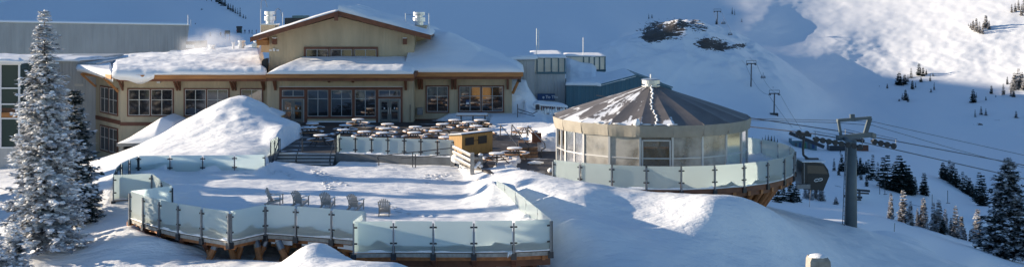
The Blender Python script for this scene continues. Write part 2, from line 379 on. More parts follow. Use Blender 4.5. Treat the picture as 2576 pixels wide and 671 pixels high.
def nearest(x, y):
    x = np.asarray(x, float); y = np.asarray(y, float); bd = np.full(x.shape, 1e9); bx = x.copy(); by = y.copy()
    for i in range(len(PN)):
        a = PN[i]; b = PN[(i+1)%len(PN)]; ab = b-a; t = np.clip(((x-a[0])*ab[0]+(y-a[1])*ab[1])/(ab@ab), 0, 1)
        px = a[0]+ab[0]*t; py = a[1]+ab[1]*t; d = np.hypot(x-px, y-py); m = d < bd
        bd = np.where(m, d, bd); bx = np.where(m, px, bx); by = np.where(m, py, by)
    return bd, bx, by
IN = inside(GX, GY); D_, _, _ = nearest(GX, GY)
GZ = np.where(IN, np.minimum(GZ, -1.45-np.clip(D_, 0, 1)*.3), GZ)
GZ = np.where(~IN & (D_ < .45) & (GY < 69), np.minimum(GZ, -1.35), GZ)
ng = grid_mesh('snow_ground', GX, GY, GZ, SNOW); struct(ng, 'wind-packed snow slope around the terraces')

# snow lying on the terrace
sx_ = np.arange(-26, 2.6, .2); sy_ = np.arange(56, 87, .2)
SX, SY = np.meshgrid(sx_, sy_)
ins = inside(SX, SY); bd, bx, by = nearest(SX, SY)
use = ins | (bd < .21); SX2 = np.where(ins, SX, bx); SY2 = np.where(ins, SY, by)
def deck_z(x, y, d):
    z = np.full(np.shape(x), -.62)
    z = z + np.clip((y-78.5)/5, 0, 1)**1.5*.45 * np.clip((-14-x)/4, 0, 1)
    z = z + np.clip((y-81)/4, 0, 1)*.12
    z = z + np.clip((x+3.4)/2.2, 0, 1)**2*np.clip((y-64)/7, 0, 1)*1.0 + np.clip((x+1.2)/2, 0, 1)**1.5*np.clip((y-58.5)/3, 0, 1)*.35
    z = z + np.clip(1-d/.9, 0, 1)*.05*(y < 72)
    return z
SZ = deck_z(SX2, SY2, np.where(ins, bd, 0))
for i in range(SX.shape[0]):
    for j in range(SX.shape[1]):
        if use[i, j]:
            x, y = SX2[i,j], SY2[i,j]; e = 0
            d = bd[i,j] if ins[i,j] else 0
            if y < 64 and x > -20: e = max(0, fbm(x, y, .75, 9))*.55*max(0, 1-d/1.1)      # lumps piled against the glass
            if y > 77.5 and x < -16.5: e = max(0, .1+fbm(x, y, .4, 5))*.75*max(0, 1-d/2.5)
            SZ[i,j] += fbm(x, y, .25, 2)*.10 + fbm(x, y, 1.1, 4)*.025 + e
ids = -np.ones(SX.shape, int); vs = []; 
for i in range(SX.shape[0]):
    for j in range(SX.shape[1]):
        if use[i,j]: ids[i,j] = len(vs); vs.append((SX2[i,j], SY2[i,j], SZ[i,j]))
fs = []
for i in range(SX.shape[0]-1):
    for j in range(SX.shape[1]-1):
        q = (ids[i,j], ids[i,j+1], ids[i+1,j+1], ids[i+1,j])
        if min(q) >= 0 and (ins[i,j] or ins[i,j+1] or ins[i+1,j+1] or ins[i+1,j]): fs.append(q)
# footprints pressed into the snow surface
def prints(path, step=.42, side=.13, depth=.09):
    out = []
    for (x0,y0),(x1,y1) in zip(path[:-1], path[1:]):
        n = max(1, int(math.hypot(x1-x0,y1-y0)/step))
        for k in range(n):
            t = k/n; dx, dy = x1-x0, y1-y0; l = math.hypot(dx,dy); s_ = side*(1 if (k%2) else -1)
            out.append((x0+dx*t-dy/l*s_+random.uniform(-.05,.05), y0+dy*t+dx/l*s_+random.uniform(-.05,.05)))
    return out
me = bpy.data.meshes.new('snow'); me.from_pydata(vs, [], fs); me.update(); me.materials.append(SNOW)
me.polygons.foreach_set('use_smooth', [True]*len(me.polygons))
ds = bpy.data.objects.new('snow', me); C.objects.link(ds); struct(ds, 'smooth snow lying over the lower terrace')
def DZ(x, y):
    d, _, _ = nearest(np.array([x]), np.array([y])); return float(deck_z(np.array([x]), np.array([y]), d)[0]) + fbm(x,y,.25,2)*.10 + fbm(x,y,1.1,4)*.025
def DY(u, v):   # terrace place from a measured image point
    Y = (HC+.6)/v*F
    for _ in range(6): Y = (HC-DZ(X(u,Y), Y))/v*F
    return X(u, Y), Y
mb = MB()
tr = prints([DY(715,432), DY(735,444), DY(745,452)]) + prints([DY(790,428), DY(805,444), DY(822,462), DY(832,478)]) + prints([DY(800,430), DY(840,450), DY(875,470)], .5) + prints([DY(990,520), DY(1010,534), DY(1060,545)], .35)
for k in range(26): tr.append(DY(random.uniform(1070,1150), random.uniform(438,462)))
for k in range(16): tr.append(DY(random.uniform(520,700), random.uniform(428,438)))
for (x, y) in tr:
    z = DZ(x, y); a = random.uniform(0, PI)
    r = random.uniform(.10, .16); n = 8; c = []
    for i in range(n):
        t = 2*PI*i/n; c.append((x+math.cos(t)*r*1.5*math.cos(a)-math.sin(t)*r*math.sin(a), y+math.cos(t)*r*1.5*math.sin(a)+math.sin(t)*r*math.cos(a)))
    h = .045
    ring = [(p[0], p[1], z-.03) for p in c] + [(x+(p[0]-x)*.78, y+(p[1]-y)*.78, z+h) for p in c] + [(x+(p[0]-x)*.5, y+(p[1]-y)*.5, z-.05) for p in c]
    mb.add(ring, [(i, (i+1)%n, n+(i+1)%n, n+i) for i in range(n)] + [(n+i, n+(i+1)%n, 2*n+(i+1)%n, 2*n+i) for i in range(n)])
o = mb.build('footprints', SNOWC, smooth=True); struct(o, 'footprints crossing the terrace snow', 'stuff')

# ------------------------------------------------------------------ far mountain: one surface that falls into the valley and climbs beyond
far = [ # u, v, Y
 (-300,60,620),(0,40,640),(200,30,650),(400,40,630),(0,200,420),(400,200,400),(400,100,520),(600,200,380),
 (500,40,560),(500,90,470),(600,80,500),(640,88,490),(560,20,590),(600,60,540),(700,50,600),(800,20,650),(700,110,480),
 (1000,30,640),(1000,120,560),(1000,250,420),(1200,60,610),(1200,150,540),(1300,20,655),(1400,100,570),(1400,180,485),(1500,40,600),(1560,90,545),
 (1640,125,545),(1750,140,540),(1640,60,600),(1800,60,600),(1700,0,655),(1840,10,650),(1580,20,640),(1750,200,480),(1600,180,490),
 (1925,40,615),(1925,100,580),(1935,150,535),(1975,110,580),(1975,30,640),(1950,200,490),(1890,216,480),(1950,290,410),(2100,90,590),(2100,20,660),(2100,200,530),(2100,300,455),
 (2300,60,610),(2300,200,532),(2300,300,455),(2500,60,583),(2500,200,517),(2500,300,445),(2700,100,545),(2700,300,433),(2400,130,556),
 (1700,350,400),(1900,380,350),(2050,385,370),(2150,385,370),(2300,370,400),(2500,380,400),(2700,380,400),
 (1900,440,280),(2100,430,300),(2250,430,310),(2420,430,345),(2550,440,330),(2480,500,300),
 (2000,480,235),(2150,480,240),(2250,488,250),(2330,495,255),(2400,530,235),(2500,540,230),(2600,560,220),
 (2050,530,180),(2150,540,175),(2241,550,190),(2322,570,190),(2415,598,190),(2497,625,190),(2600,650,190),
 (1900,560,120),(2050,560,110),(2150,568,100),(2300,600,112),(2450,645,112),(2600,690,112),(1900,680,85),(2200,720,82),(2500,760,82),(2800,780,90),(2900,500,260),(2900,650,190),
 (1300,350,300),(1500,300,400),(1300,500,150),(1600,480,170),(800,350,250),(300,350,250),(-300,350,250),(-300,200,420),(0,500,160),(700,500,160),(3100,100,460),(3100,300,400),(3100,600,210)]
FT = TPS([(a,b) for a,b,c in far], [math.log(c) for a,b,c in far], lam=60., sc=(1, 2.2))
us = np.linspace(-420, 3100, 700); vv = np.concatenate([np.linspace(-160, 640, 420), np.linspace(650, 760, 20)])
UU, VV = np.meshgrid(us, vv)
def farY(u, v):
    y = np.exp(FT(np.stack([np.ravel(u), np.ravel(np.clip(v, -20, 760))], 1))).reshape(np.shape(u))
    return y
YY = farY(UU, VV) + np.clip(-VV-20, 0, 999)*1.5
# keep every column falling away from the viewer
for i in range(len(vv)-2, -1, -1): YY[i] = np.maximum(YY[i], YY[i+1]+.02)
def rockmask(u, v):
    def e(cu, cv, ru, rv, rot=0):
        c, s = math.cos(rot), math.sin(rot); a = (u-cu)*c+(v-cv)*s; b = -(u-cu)*s+(v-cv)*c
        return np.clip(1.35-np.sqrt((a/ru)**2+(b/rv)**2), 0, 1)
    return np.maximum.reduce([e(1670,78,92,42), e(1645,90,52,26)*1.15, e(1705,62,50,24)*.95, e(1790,112,78,28,.12), e(1810,118,50,16,.1)*1.1, e(1750,66,60,28,.3)*.85, e(1855,116,42,11,-.1), e(2462,312,22,6)*.9, e(2510,300,40,8)*.6, e(508,24,6,4), e(492,60,4,4)])
RM = rockmask(UU, VV)
disp = np.array([[fbm(us[j]*.02, vv[i]*.05, 1.0, 8) for j in range(len(us))] for i in range(len(vv))])
disp2 = np.array([[fbm(us[j]*.11, vv[i]*.22, 1.0, 11) for j in range(len(us))] for i in range(len(vv))])
scaleY = np.clip((YY-120)/400, 0, 1)
YY2 = YY + disp*1.2*scaleY + disp2*.16*scaleY
for i in range(len(vv)-2, -1, -1): YY2[i] = np.maximum(YY2[i], YY2[i+1]+.01)
FX = (UU-UC)/F*YY2; FZ = HC - VV*YY2/F
fm = grid_mesh('mountain', FX[::-1], YY2[::-1], FZ[::-1], SNOWF); struct(fm, 'snow mountain face and valley behind the lodge')
att = fm.data.attributes.new('rock', 'FLOAT', 'POINT'); att.data.foreach_set('value', (RM[::-1].ravel()*.59).astype(np.float32))
def FP(u, v):
    i = np.clip(np.searchsorted(vv, v), 1, len(vv)-1); j = np.clip(np.searchsorted(us, u), 1, len(us)-1)
    tv = (v-vv[i-1])/(vv[i]-vv[i-1]); tu = (u-us[j-1])/(us[j]-us[j-1])
    Y = (YY2[i-1,j-1]*(1-tu)+YY2[i-1,j]*tu)*(1-tv)+(YY2[i,j-1]*(1-tu)+YY2[i,j]*tu)*tv
    return P(u, v, Y)
def pdq(pt):
    d = pt.x*math.cos(AZ)+pt.y*math.sin(AZ); p = -pt.x*math.sin(AZ)+pt.y*math.cos(AZ); return p, d, pt.z + d*TE
# rocky knoll standing forward of the slope
kx = np.linspace(-5, 185, 300); ky = np.concatenate([np.linspace(400, 440, 24), np.linspace(441, 530, 170), np.linspace(532, 600, 40)])
KX, KY = np.meshgrid(kx, ky)
def base_z(x, y):
    j_ = np.clip(np.searchsorted(us, UC+F*x/y), 1, len(us)-1); v_ = np.interp(-y, -YY2[:, j_], vv); return HC - v_*y/F
KB = np.array([[base_z(x, y) for x in kx] for y in ky])
kdx = KX-.148*KY; kdy = KY-482
kg = np.exp(-np.abs(kdx/np.interp(KY,[400,500,600],[56,38,34]))**2.0)*np.exp(-np.abs(kdy/np.where(kdy < 0, 44, 40))**2.2)
KN = np.array([[fbm(x*.05, y*.05, 1.0, 31)*2.6 + noise.ridged_multi_fractal(Vector((x*.09, y*.09, 3)), 1.0, 2.1, 4, 1.0, 2.0)*1.0 for x in kx] for y in ky])
KZ = KB - .8 + 21*kg + (KN+1)*np.clip(kg*2-.25, 0, 1)
kn_ = grid_mesh('rocky_knoll', KX, KY, KZ, SNOWF); struct(kn_, 'rocky snow knoll standing forward of the far slope')
KU = UC+KX/KY*F; KV = (HC-KZ)/KY*F
a_ = kn_.data.attributes.new('rock', 'FLOAT', 'POINT'); a_.data.foreach_set('value', (rockmask(KU, KV).ravel()*.59).astype(np.float32))
def KP(u, v):
    for y in np.arange(402, 598, 1.):
        x = X(u, y); i_ = min(len(ky)-1, int(np.searchsorted(ky, y))); j_ = min(len(kx)-1, int(np.searchsorted(kx, x)))
        if KZ[i_, j_] >= ZZ(v, y): return Vector((x, y, float(KZ[i_, j_])-.2))
    return FP(u, v)
# ------------------------------------------------------------------ unseen ridge on the left, crest shaped so that its shadow fills the bowl
litpoly = np.array([(1890,-200),(1890,0),(1940,26),(1990,46),(2040,70),(2057,95),(2035,118),(2002,146),(2150,172),(2300,196),(2450,211),(2580,225),(2900,240),(2900,-200)], float)
def inpoly(P_, x, y):
    r = np.zeros(x.shape, bool); n = len(P_)
    for i in range(n):
        x0, y0 = P_[i]; x1, y1 = P_[(i+1)%n]; r ^= ((y0 > y) != (y1 > y)) & (x < (x1-x0)*(y-y0)/(y1-y0+1e-12)+x0)
    return r
LM = inpoly(litpoly, UU, VV); vis = (VV < 520) & (VV > -60) & (UU > 1300) & (UU < 2640) & (YY2 > 220)
pS = -FX*math.sin(AZ)+YY2*math.cos(AZ); dS = FX*math.cos(AZ)+YY2*math.sin(AZ); qS = FZ+dS*TE
bins = np.arange(215, 760, 6.); bq = []
for b0 in bins:
    mk = vis & (pS >= b0-1) & (pS < b0+7)
    if mk.sum() < 30: bq.append(np.nan); continue
    q = qS[mk]; l = LM[mk]; cand = np.linspace(q.min()-1, q.max()+3, 60)
    w_ = np.where(VV[mk] < 0, .15, 1.)
    cost = [((l != (q > c))*w_).sum() for c in cand]; bq.append(cand[int(np.argmin(cost))] if l.any() else q.max()+3)
bq = np.array(bq); ok = ~np.isnan(bq); bq = np.interp(bins, bins[ok], bq[ok]); bq = np.convolve(np.pad(bq, 1, 'edge'), [.25,.5,.25], 'valid')
print('PROFILE', [(int(a), round(float(b),1)) for a, b in zip(bins+3, bq)])
trq = [pdq(P(u, v, 190)) for u, v in [(2241,520),(2323,535),(2412,560),(2459,570)]]; print('TREEMID', trq)
tp = trq[2][0]
pp = [0, 141, 146, 174, 184, tp-5, tp+5, tp+16] + [215, 300, 400, 440, 480, 505, 518] + list(bins[bins > 518]+3) + [900]
qq = [-60, -60, 16, 16, 2, trq[0][2]-1.0, trq[2][2]-1.0, 1.] + [-11, -11, -10, -7, -3.5, -2, -2] + list(bq[bins > 518]) + [bq[-1]+5]
RD = -620.
rp = np.linspace(60, 1000, 420); prof_q = np.interp(rp, pp, qq)
offs = np.array([-420, -200, -80, -20, 0, 20, 80, 180, 300]); drop = np.array([-230, -120, -50, -14, 0, -16, -58, -115, -175])
VX = []; VYy = []; VZz = []
for k, p in enumerate(rp):
    rx, ry, rz = [], [], []
    for o_, dr in zip(offs, drop):
        d = RD+o_; x = d*math.cos(AZ)-p*math.sin(AZ); y = d*math.sin(AZ)+p*math.cos(AZ)
        rx.append(x); ry.append(y); rz.append(prof_q[k]-RD*TE+dr)
    VX.append(rx); VYy.append(ry); VZz.append(rz)
rg = grid_mesh('shadow_ridge', np.array(VX), np.array(VYy), np.array(VZz), SNOWF); struct(rg, 'unseen snowy ridge left of the valley, its crest shaped for the shadow')

# ------------------------------------------------------------------ snow slab on roofs
def slab(parent, c00, c10, c11, c01, th=.5, amp=.12, hang=None, nu=60, nv=24, seed=0, name='snow', lat=1.0, mb=None, edge=.12):
    """c00-c10 is the front eave, c01-c11 the back"""
    c00, c10, c11, c01 = map(Vector, (c00, c10, c11, c01)); m = mb if mb else at(parent)
    V = []; 
    L = (c10-c00).length; W_ = (c01-c00).length
    for j in range(nv+1):
        t = j/nv
        for i in range(nu+1):
            s_ = i/nu; b = (c00*(1-s_)+c10*s_)*(1-t)+(c01*(1-s_)+c11*s_)*t
            es = min(s_, 1-s_)*L; et = t*W_
            k = min(1, (es/.5+edge))**.5 * min(1, et/.6+.25)**.5
            z = th*k + amp*fbm(b.x, b.y*1.3, .28, seed)*2 + amp*.3*fbm(b.x, b.y, 1.3, seed+4)
            out = Vector((0,0,0))
            if j == 0: out = (c00-c01).normalized()*(.10+.12*fbm(b.x, 0, .5, seed+2))
            V.append(tuple(b+Vector((0,0,max(.04, z)))+out))
    n1 = nu+1; Fc = [(j*n1+i, j*n1+i+1, (j+1)*n1+i+1, (j+1)*n1+i) for j in range(nv) for i in range(nu)]
    base = len(V)
    fdir = (c00-c01).normalized(); fdir.z = 0
    for i in range(n1):
        s_ = i/nu; b = c00*(1-s_)+c10*s_; hz = hang(s_) if hang else .06+.10*max(0, fbm(b.x, 3, .8, seed+7))
        V.append(tuple(b+Vector((0,0,-hz)) + fdir*(.10 + (.12 if hz > .2 else 0))))
    Fc += [(i, base+i, base+i+1, i+1) for i in range(nu)]
    b2 = len(V)
    for i in range(n1):
        s_ = i/nu; b = c00*(1-s_)+c10*s_; V.append(tuple(b+Vector((0,0,.01))-fdir*.15))
    Fc += [(base+i, b2+i, b2+i+1, base+i+1) for i in range(nu)]
    for side in (0, nu):     # side skirts
        b3 = len(V)
        for j in range(nv+1):
            t = j/nv; s_ = side/nu; b = (c00*(1-s_)+c10*s_)*(1-t)+(c01*(1-s_)+c11*s_)*t; V.append(tuple(b))
        for j in range(nv):
            q = (j*n1+side, (j+1)*n1+side, b3+j+1, b3+j); Fc.append(q if side == 0 else q[::-1])
    m.add(V, Fc)
    if mb: return None
    return m.build(name, SNOWR, parent, smooth=True)

# window helper on a wall frame: local x along wall, local -y outward, z up
def window(root, fr, x0, x1, z0, z1, cols, split=.62, units=1, frame=CREAM, trim=.12, pane=PANE, label=None, trimmat=None):
    def M(): return MB(*fr)
    tm = M()
    t = trim; d0, d1 = -.09, .0
    tm.box(x0-t, x1+t, d0, d1, z1, z1+t); tm.box(x0-t, x1+t, d0, d1, z0-t, z0); tm.box(x0-t, x0, d0, d1, z0, z1); tm.box(x1, x1+t, d0, d1, z0, z1)
    w = (x1-x0)/units
    for k in range(1, units): tm.box(x0+k*w-t*.5, x0+k*w+t*.5, d0, d1, z0, z1)
    wo = tm.build('window', trimmat or TRIM, root)
    if label: wo['label'] = label
    fm_ = M(); f = .055
    for k in range(units):
        a = x0+k*w+(t*.5 if k else 0); b = x0+(k+1)*w-(t*.5 if k < units-1 else 0)
        fm_.box(a, b, -.06, -.004, z1-f, z1); fm_.box(a, b, -.06, -.004, z0, z0+f); fm_.box(a, a+f, -.06, -.004, z0+f, z1-f); fm_.box(b-f, b, -.06, -.004, z0+f, z1-f)
        for c in range(1, cols): xx = a+(b-a)*c/cols; fm_.box(xx-f*.6, xx+f*.6, -.055, -.004, z0+f, z1-f)
        if split: zz = z0+(z1-z0)*split; fm_.box(a+f, b-f, -.05, -.004, zz-f*.5, zz+f*.5)
    fm_.build('frame', frame, wo)
    M().box(x0, x1, -.03, -.002, z0, z1).build('pane', pane, wo)
    return wo
def bracket(root, fr, x, z_top, h=1.3, out=.9, w=.16, matl=TIMBERD):
    m = MB(*fr); m.box(x-w/2, x+w/2, -.12, 0, z_top-h, z_top); m.beam((x, -.06, z_top-h+.12), (x, -out, z_top-.08), w*.9, .16); m.box(x-w*.45, x+w*.45, -out, -.12, z_top-.14, z_top)
    return m.build('bracket', matl, root)

# ================================================================== LODGE
YF = 109.0; YW = 110.5; YU = 113.0
def fx(u, Y=YF): return X(u, Y)
lodge = thing('lodge', (X(850,YF), YF, 0), 'beige board-sided ski lodge with brown timber trim and deep snow on its roofs', 'lodge')
LL = Vector(lodge.location)
def frame_at(p, ex=(1,0,0), ey=(0,1,0)): return (Vector(p)-LL, Vector(ex), Vector(ey), Vector((0,0,1)))
def WL(): return at(lodge)
# --- walls
WL().box(fx(672), fx(1040), YF, YF+4.2, -.1, ZZ(190,YF)).build('wall', SIDING, lodge)
WL().box(X(303,YW), fx(672)-.003, YW, YW+18, -4.2, ZZ(190,YW)+.2).build('wall', SIDING, lodge)
YR = 111.0
WL().box(fx(1040)+.003, X(1288,YR), YR, YR+15, -.1, ZZ(192,YR)+.15).build('wall', SIDING, lodge)
# angled left wall
pa = Vector((X(303,YW), YW, -4.2)); pb = Vector((X(241,115.8), 115.8, -4.2))
ex = (pa-pb).normalized(); ey = Vector((-ex.y, ex.x, 0))
MB(*frame_at(pb, ex, ey)).box(0, (pa-pb).length, 0, 3, 0, 4.2+ZZ(190,YW)+.15).build('wall', SIDING, lodge)
# upper gable
apx, ez_ = X(853,YU), 9.55
gl = [(X(677,YU), YU, 3.6), (X(1042,YU), YU, 3.6), (X(1042,YU), YU, 7.75), (apx, YU, ez_), (X(677,YU), YU, 7.75)]
WL().prism(gl, (0, 20, 0)).build('wall', SIDING, lodge)
WL().box(X(1042,YU)+.003, X(1076,116), 115.5, 130, 4, 7.5).build('wall', SIDING, lodge)
fU = frame_at((0, YU, 0)); fC = frame_at((0, YF, 0)); fL = frame_at((0, YW, 0)); fR = frame_at((0, YR, 0))
# gable roof slabs with fascia and snow
eL = (X(633,112), 112-.6, ZZ(97,112)+.1); eR = (X(1085,112), 112-.6, ZZ(92,112)+.12); ap = (X(853,112), 112-.6, ZZ(31,112)+.1)
rf = WL(); 
rf.prism([eL, (eL[0], eL[1], eL[2]-.12), (ap[0], ap[1], ap[2]-.12), (eR[0], eR[1], eR[2]-.12), eR, ap], (0, 15, 0)); roof = rf.build('roof', TIMBERD, lodge)
fa = WL()
for a, b in ((eL, ap), (ap, eR)):
    fa.prism([(a[0], a[1]-.09, a[2]+.02), (b[0], b[1]-.09, b[2]+.02), (b[0], b[1]-.09, b[2]-.42), (a[0], a[1]-.09, a[2]-.42)], (0, .08, 0))
fa.build('fascia', TIMBERD, lodge)
WL().box(apx-.18, apx+.18, 111.1, 111.28, ap[2]-.9, ap[2]-.1).build('ridge_beam', TRIM, lodge)
sn = WL()
slab(lodge, (ap[0], ap[1], ap[2]), (ap[0], ap[1]+15, ap[2]), (eL[0]+.2, eL[1]+15, eL[2]), (eL[0]+.2, eL[1], eL[2]), th=.25, amp=.05, mb=sn, seed=1)
slab(lodge, (eR[0]-.1, eR[1], eR[2]), (eR[0]-.1, eR[1]+15, eR[2]), (ap[0], ap[1]+15, ap[2]), (ap[0], ap[1], ap[2]), th=.42, amp=.14, mb=sn, seed=2)
o = sn.build('snow', SNOWR, roof, smooth=True)
# underside timber at left eave
WL().box(eL[0]+.4, X(677,YU)-.003, 112.2, 130, eL[2]-.75, eL[2]-.25).build('soffit', TIMBER, lodge)
# --- centre porch roof
zf = ZZ(187,107.6)
porch = WL().prism([(fx(668,107.6), 107.6, zf-.35), (fx(668,107.6), 107.6, zf+.0), (fx(718,YU), YU-.01, 5.1), (fx(718,YU), YU-.01, 4.6)], (fx(1041,107.6)-fx(668,107.6), 0, 0)).build('porch_roof', TIMBERD, lodge)
WL().box(fx(669,107.6), fx(1041,107.6), 107.46, 107.59, zf-.32, zf+.02).build('fascia', TIMBER, lodge)
WL().box(fx(669,107.6), fx(1041,107.6), 107.66, 107.9, zf-.62, zf-.36).build('eave_beam', TIMBERD, lodge)
sn = WL(); nu, nv = 90, 26; V = []; Fc = []
x0, x1 = fx(670,107.5), fx(1039,107.5)
for j in range(nv+1):
    t = j/nv
    for i in range(nu+1):
        s = i/nu; l = x0+t*1.95*(1-t*.15); r = x1-.25*t*t; x = l+(r-l)*s; y = 107.42+(YU-.1-107.42)*t
        es = min(s*1.3, 1-s)*(r-l); k = min(1, es/1.0+.02)**.45*min(1, t*4+.18)**.5
        V.append((x, y, zf+.03+.78*t + .55*k + .10*fbm(x, y, .3, 21) + .02*fbm(x,y,1.5,3)))
n1 = nu+1; Fc = [(j*n1+i, j*n1+i+1, (j+1)*n1+i+1, (j+1)*n1+i) for j in range(nv) for i in range(nu)]
b0 = len(V); V += [(x0+(x1-x0)*i/nu, 107.5, zf+.0) for i in range(n1)]; Fc += [(i, b0+i, b0+i+1, i+1) for i in range(nu)]
b1 = len(V); V += [(x0+(j/nv)*1.95, 107.42+(YU-107.5)*j/nv, zf+.7*j/nv) for j in range(nv+1)]; Fc += [(j*n1, (j+1)*n1, b1+j+1, b1+j) for j in range(nv)]
b1 = len(V); V += [(x1, 107.42+(YU-107.5)*j/nv, zf+.7*j/nv) for j in range(nv+1)]; Fc += [(j*n1+nu, b1+j, b1+j+1, (j+1)*n1+nu) for j in range(nv)]
sn.add(V, Fc).build('snow', SNOWR, porch, smooth=True)
# --- right wing roof (hip)
zr = ZZ(183,109.4); hx, hy, hz = -7.9, 118.5, 7.5
A = Vector((fx(1042,109.4), 109.4, zr)); B = Vector((X(1316,109.4), 109.4, zr)); Hh = Vector((hx, hy, hz)); B2 = Vector((B.x, 128, zr)); H2 = Vector((hx, 128, hz)); A2 = Vector((A.x-1.0, hy, hz))
wr = WL(); wr.add([A-Vector((0,0,.15)), B-Vector((0,0,.15)), B2-Vector((0,0,.15)), H2, Hh, A2], [(0,1,4,5),(1,2,3,4),(0,5,4,3,2,1)]); wroof = wr.build('roof', TRIM, lodge)
WL().box(A.x+.01, B.x, 109.28, 109.39, zr-.36, zr+.03).build('fascia', TIMBER, lodge)
WL().box(B.x-.12, B.x, 109.4, 122, zr-.36, zr-.02).build('fascia', TIMBER, lodge)
WL().box(A.x+.01, B.x-.2, 109.5, 109.75, zr-.6, zr-.37).build('eave_beam', TIMBERD, lodge)
sn = WL(); V = []; Fc = []; nu, nv = 80, 50
for j in range(nv+1):
    t = j/nv; y = 109.33 + t*16
    for i in range(nu+1):
        s = i/nu; x = (A.x-.9) + s*(B.x+.08-(A.x-.9))
        zfront = zr + (y-109.33)*(hz-zr)/(hy-109.33); zside = zr + (B.x+.08-x)*(hz-zr)/(B.x-hx); zz = min(zfront, zside, hz+.15*(y-hy)*0+.0)
        # smooth hip
        k = .5; m_ = min(zfront, zside); e = abs(zfront-zside); zz = min(m_ - max(0, k-e)**2/(4*k), hz+.25)
        ed = min(t*16, (B.x+.08-x)); th = .45*min(1, ed/.7+.1)**.5
        bow = pile(np.array(x), np.array(y), hx+1.6, 116, 3.4, 7, .9, 1.0)
        V.append((x, y, zz+th+float(bow)+.12*fbm(x,y,.25,33)+.03*fbm(x,y,1.2,31)))
n1 = nu+1; Fc = [(j*n1+i, j*n1+i+1, (j+1)*n1+i+1, (j+1)*n1+i) for j in range(nv) for i in range(nu)]
b0 = len(V); V += [(V[i][0], 109.4, zr+.01) for i in range(n1)]; Fc += [(i, b0+i, b0+i+1, i+1) for i in range(nu)]
b0 = len(V); V += [(B.x, V[j*n1+nu][1], zr+.01) for j in range(nv+1)]; Fc += [(j*n1+nu, b0+j, b0+j+1, (j+1)*n1+nu) for j in range(nv)]
sn.add(V, Fc).build('snow', SNOWR, wroof, smooth=True)
# --- left wing roof
YE = 108.6; zl = ZZ(188,YE)
cL = Vector((X(281,YE), YE, zl)); cR = Vector((X(672,YE), YE, zl)); cF = Vector((X(209,114), 114, zl+.15))
bR = Vector((X(658,131), 131, ZZ(124,131))); bL = Vector((X(186,131), 131, ZZ(154,131)))
wr = WL(); wr.add([cF, cL, cR, bR, bL], [(0,1,2,3,4),(4,3,2,1,0)]); lroof = wr.build('roof', TRIM, lodge)
WL().box(cL.x, cR.x, YE-.12, YE, zl-.38, zl-.02).build('fascia', TIMBER, lodge)
WL().beam((cF.x, cF.y, zl-.2), (cL.x, cL.y-.05, zl-.2), .12, .38).build('fascia', TIMBER, lodge)
WL().box(cL.x+.4, cR.x, YE+.1, YE+.35, zl-.62, zl-.39).build('eave_beam', TIMBERD, lodge)
sn = WL()
def hang1(s):
    u = 281+(672-281)*s
    return .08 + .75*math.exp(-((u-352)/34)**2) + .30*math.exp(-((u-300)/22)**2) + .15*max(0, math.sin(u*.045))*(u > 470)*(u < 560) if u < 388 else .05+.13*max(0, fbm(u*.03, 1, 1, 5))
mid_L = cL.lerp(bL, .5)
slab(lodge, cL, cR, bR, (bL.x+4, bL.y, bL.z), th=.55, amp=.085, hang=hang1, nu=130, nv=46, mb=sn, seed=41)
slab(lodge, (cF.x-.6, cF.y, zl+.1), (cL.x+.1, cL.y, zl), (bL.x+4.1, bL.y, bL.z), (bL.x-.3, bL.y, bL.z), th=.45, amp=.06, hang=lambda s: .12+.55*s*s, nu=40, nv=30, mb=sn, seed=42)
sn.build('snow', SNOWR, lroof, smooth=True)
# --- windows, left wing
def zz(v, Y): return ZZ(v, Y)
for u0, u1, un in ((321,437,2),(463,577,2),(605,662,1)):
    window(lodge, fL, X(u0,YW)+.1, X(u1,YW)-.1, zz(290,YW), zz(225,YW), 2, .6, units=un)
for u in (446,453,586,593,664): bracket(lodge, fL, X(u,YW), zl-.35, 1.25, 1.4)
bracket(lodge, fL, X(309,YW), zl-.35, 1.25, 1.3)
WL().box(X(303,YW)-.02, X(640,YW), YW-.05, YW, zz(316,YW), zz(307,YW)).build('belt_board', TRIM, lodge)
WL().box(X(397,YW), X(405,YW), YW-.35, YW, zz(209,YW), zz(202,YW)).build('floodlight', VENT, lodge)
fA = frame_at(pb+Vector((0,0,4.2)), ex, ey); LA = (pa-pb).length
window(lodge, fA, LA*.22, LA*.90, zz(285,112.5), zz(222,112.5), 2, .55, units=2)
window(lodge, fA, LA*.22, LA*.90, zz(384,112.5)+.1, zz(322,112.5), 2, .55, units=2)
MB(*fA).box(0, LA+.02, -.05, 0, zz(308,112.5), zz(298,112.5)).build('belt_board', TRIM, lodge)
MB(*fA).beam((LA-.15, -.15, zl-1.7), (LA-.05, -1.5, zl-.35), .18, .2).build('brace', TIMBER, lodge)
MB(*fA).beam((.3, -.1, zl-1.6), (-.1, -1.4, zl-.3), .18, .2).build('brace', TIMBER, lodge)
# --- centre front
Z = lambda v: ZZ(v, YF)
hd = MB(*fC)
hd.box(fx(703), fx(1013), -.10, 0, Z(226), Z(219)); hd.box(fx(703), fx(709), -.10, 0, -.05, Z(226)); hd.box(fx(766), fx(773), -.10, 0, -.05, Z(226))
for a, b in ((826,833),(886,893)): hd.box(fx(a), fx(b), -.12, 0, Z(297), Z(226))
hd.box(fx(946), fx(952), -.10, 0, -.05, Z(226)); hd.box(fx(1008), fx(1013), -.10, 0, -.05, Z(226))
hd.box(fx(773), fx(946), -.11, 0, Z(298), Z(293)); hd.box(fx(709), fx(766), -.09, 0, Z(248), Z(243.5)); hd.box(fx(952), fx(1008), -.09, 0, Z(248), Z(243.5))
hd.build('door_surround', TRIM, lodge)
for a, b in ((774,826),(833,886),(893,945)): window(lodge, fC, fx(a), fx(b), Z(292.6), Z(226.5), 2, .67, frame=GREYFR, trim=.02)
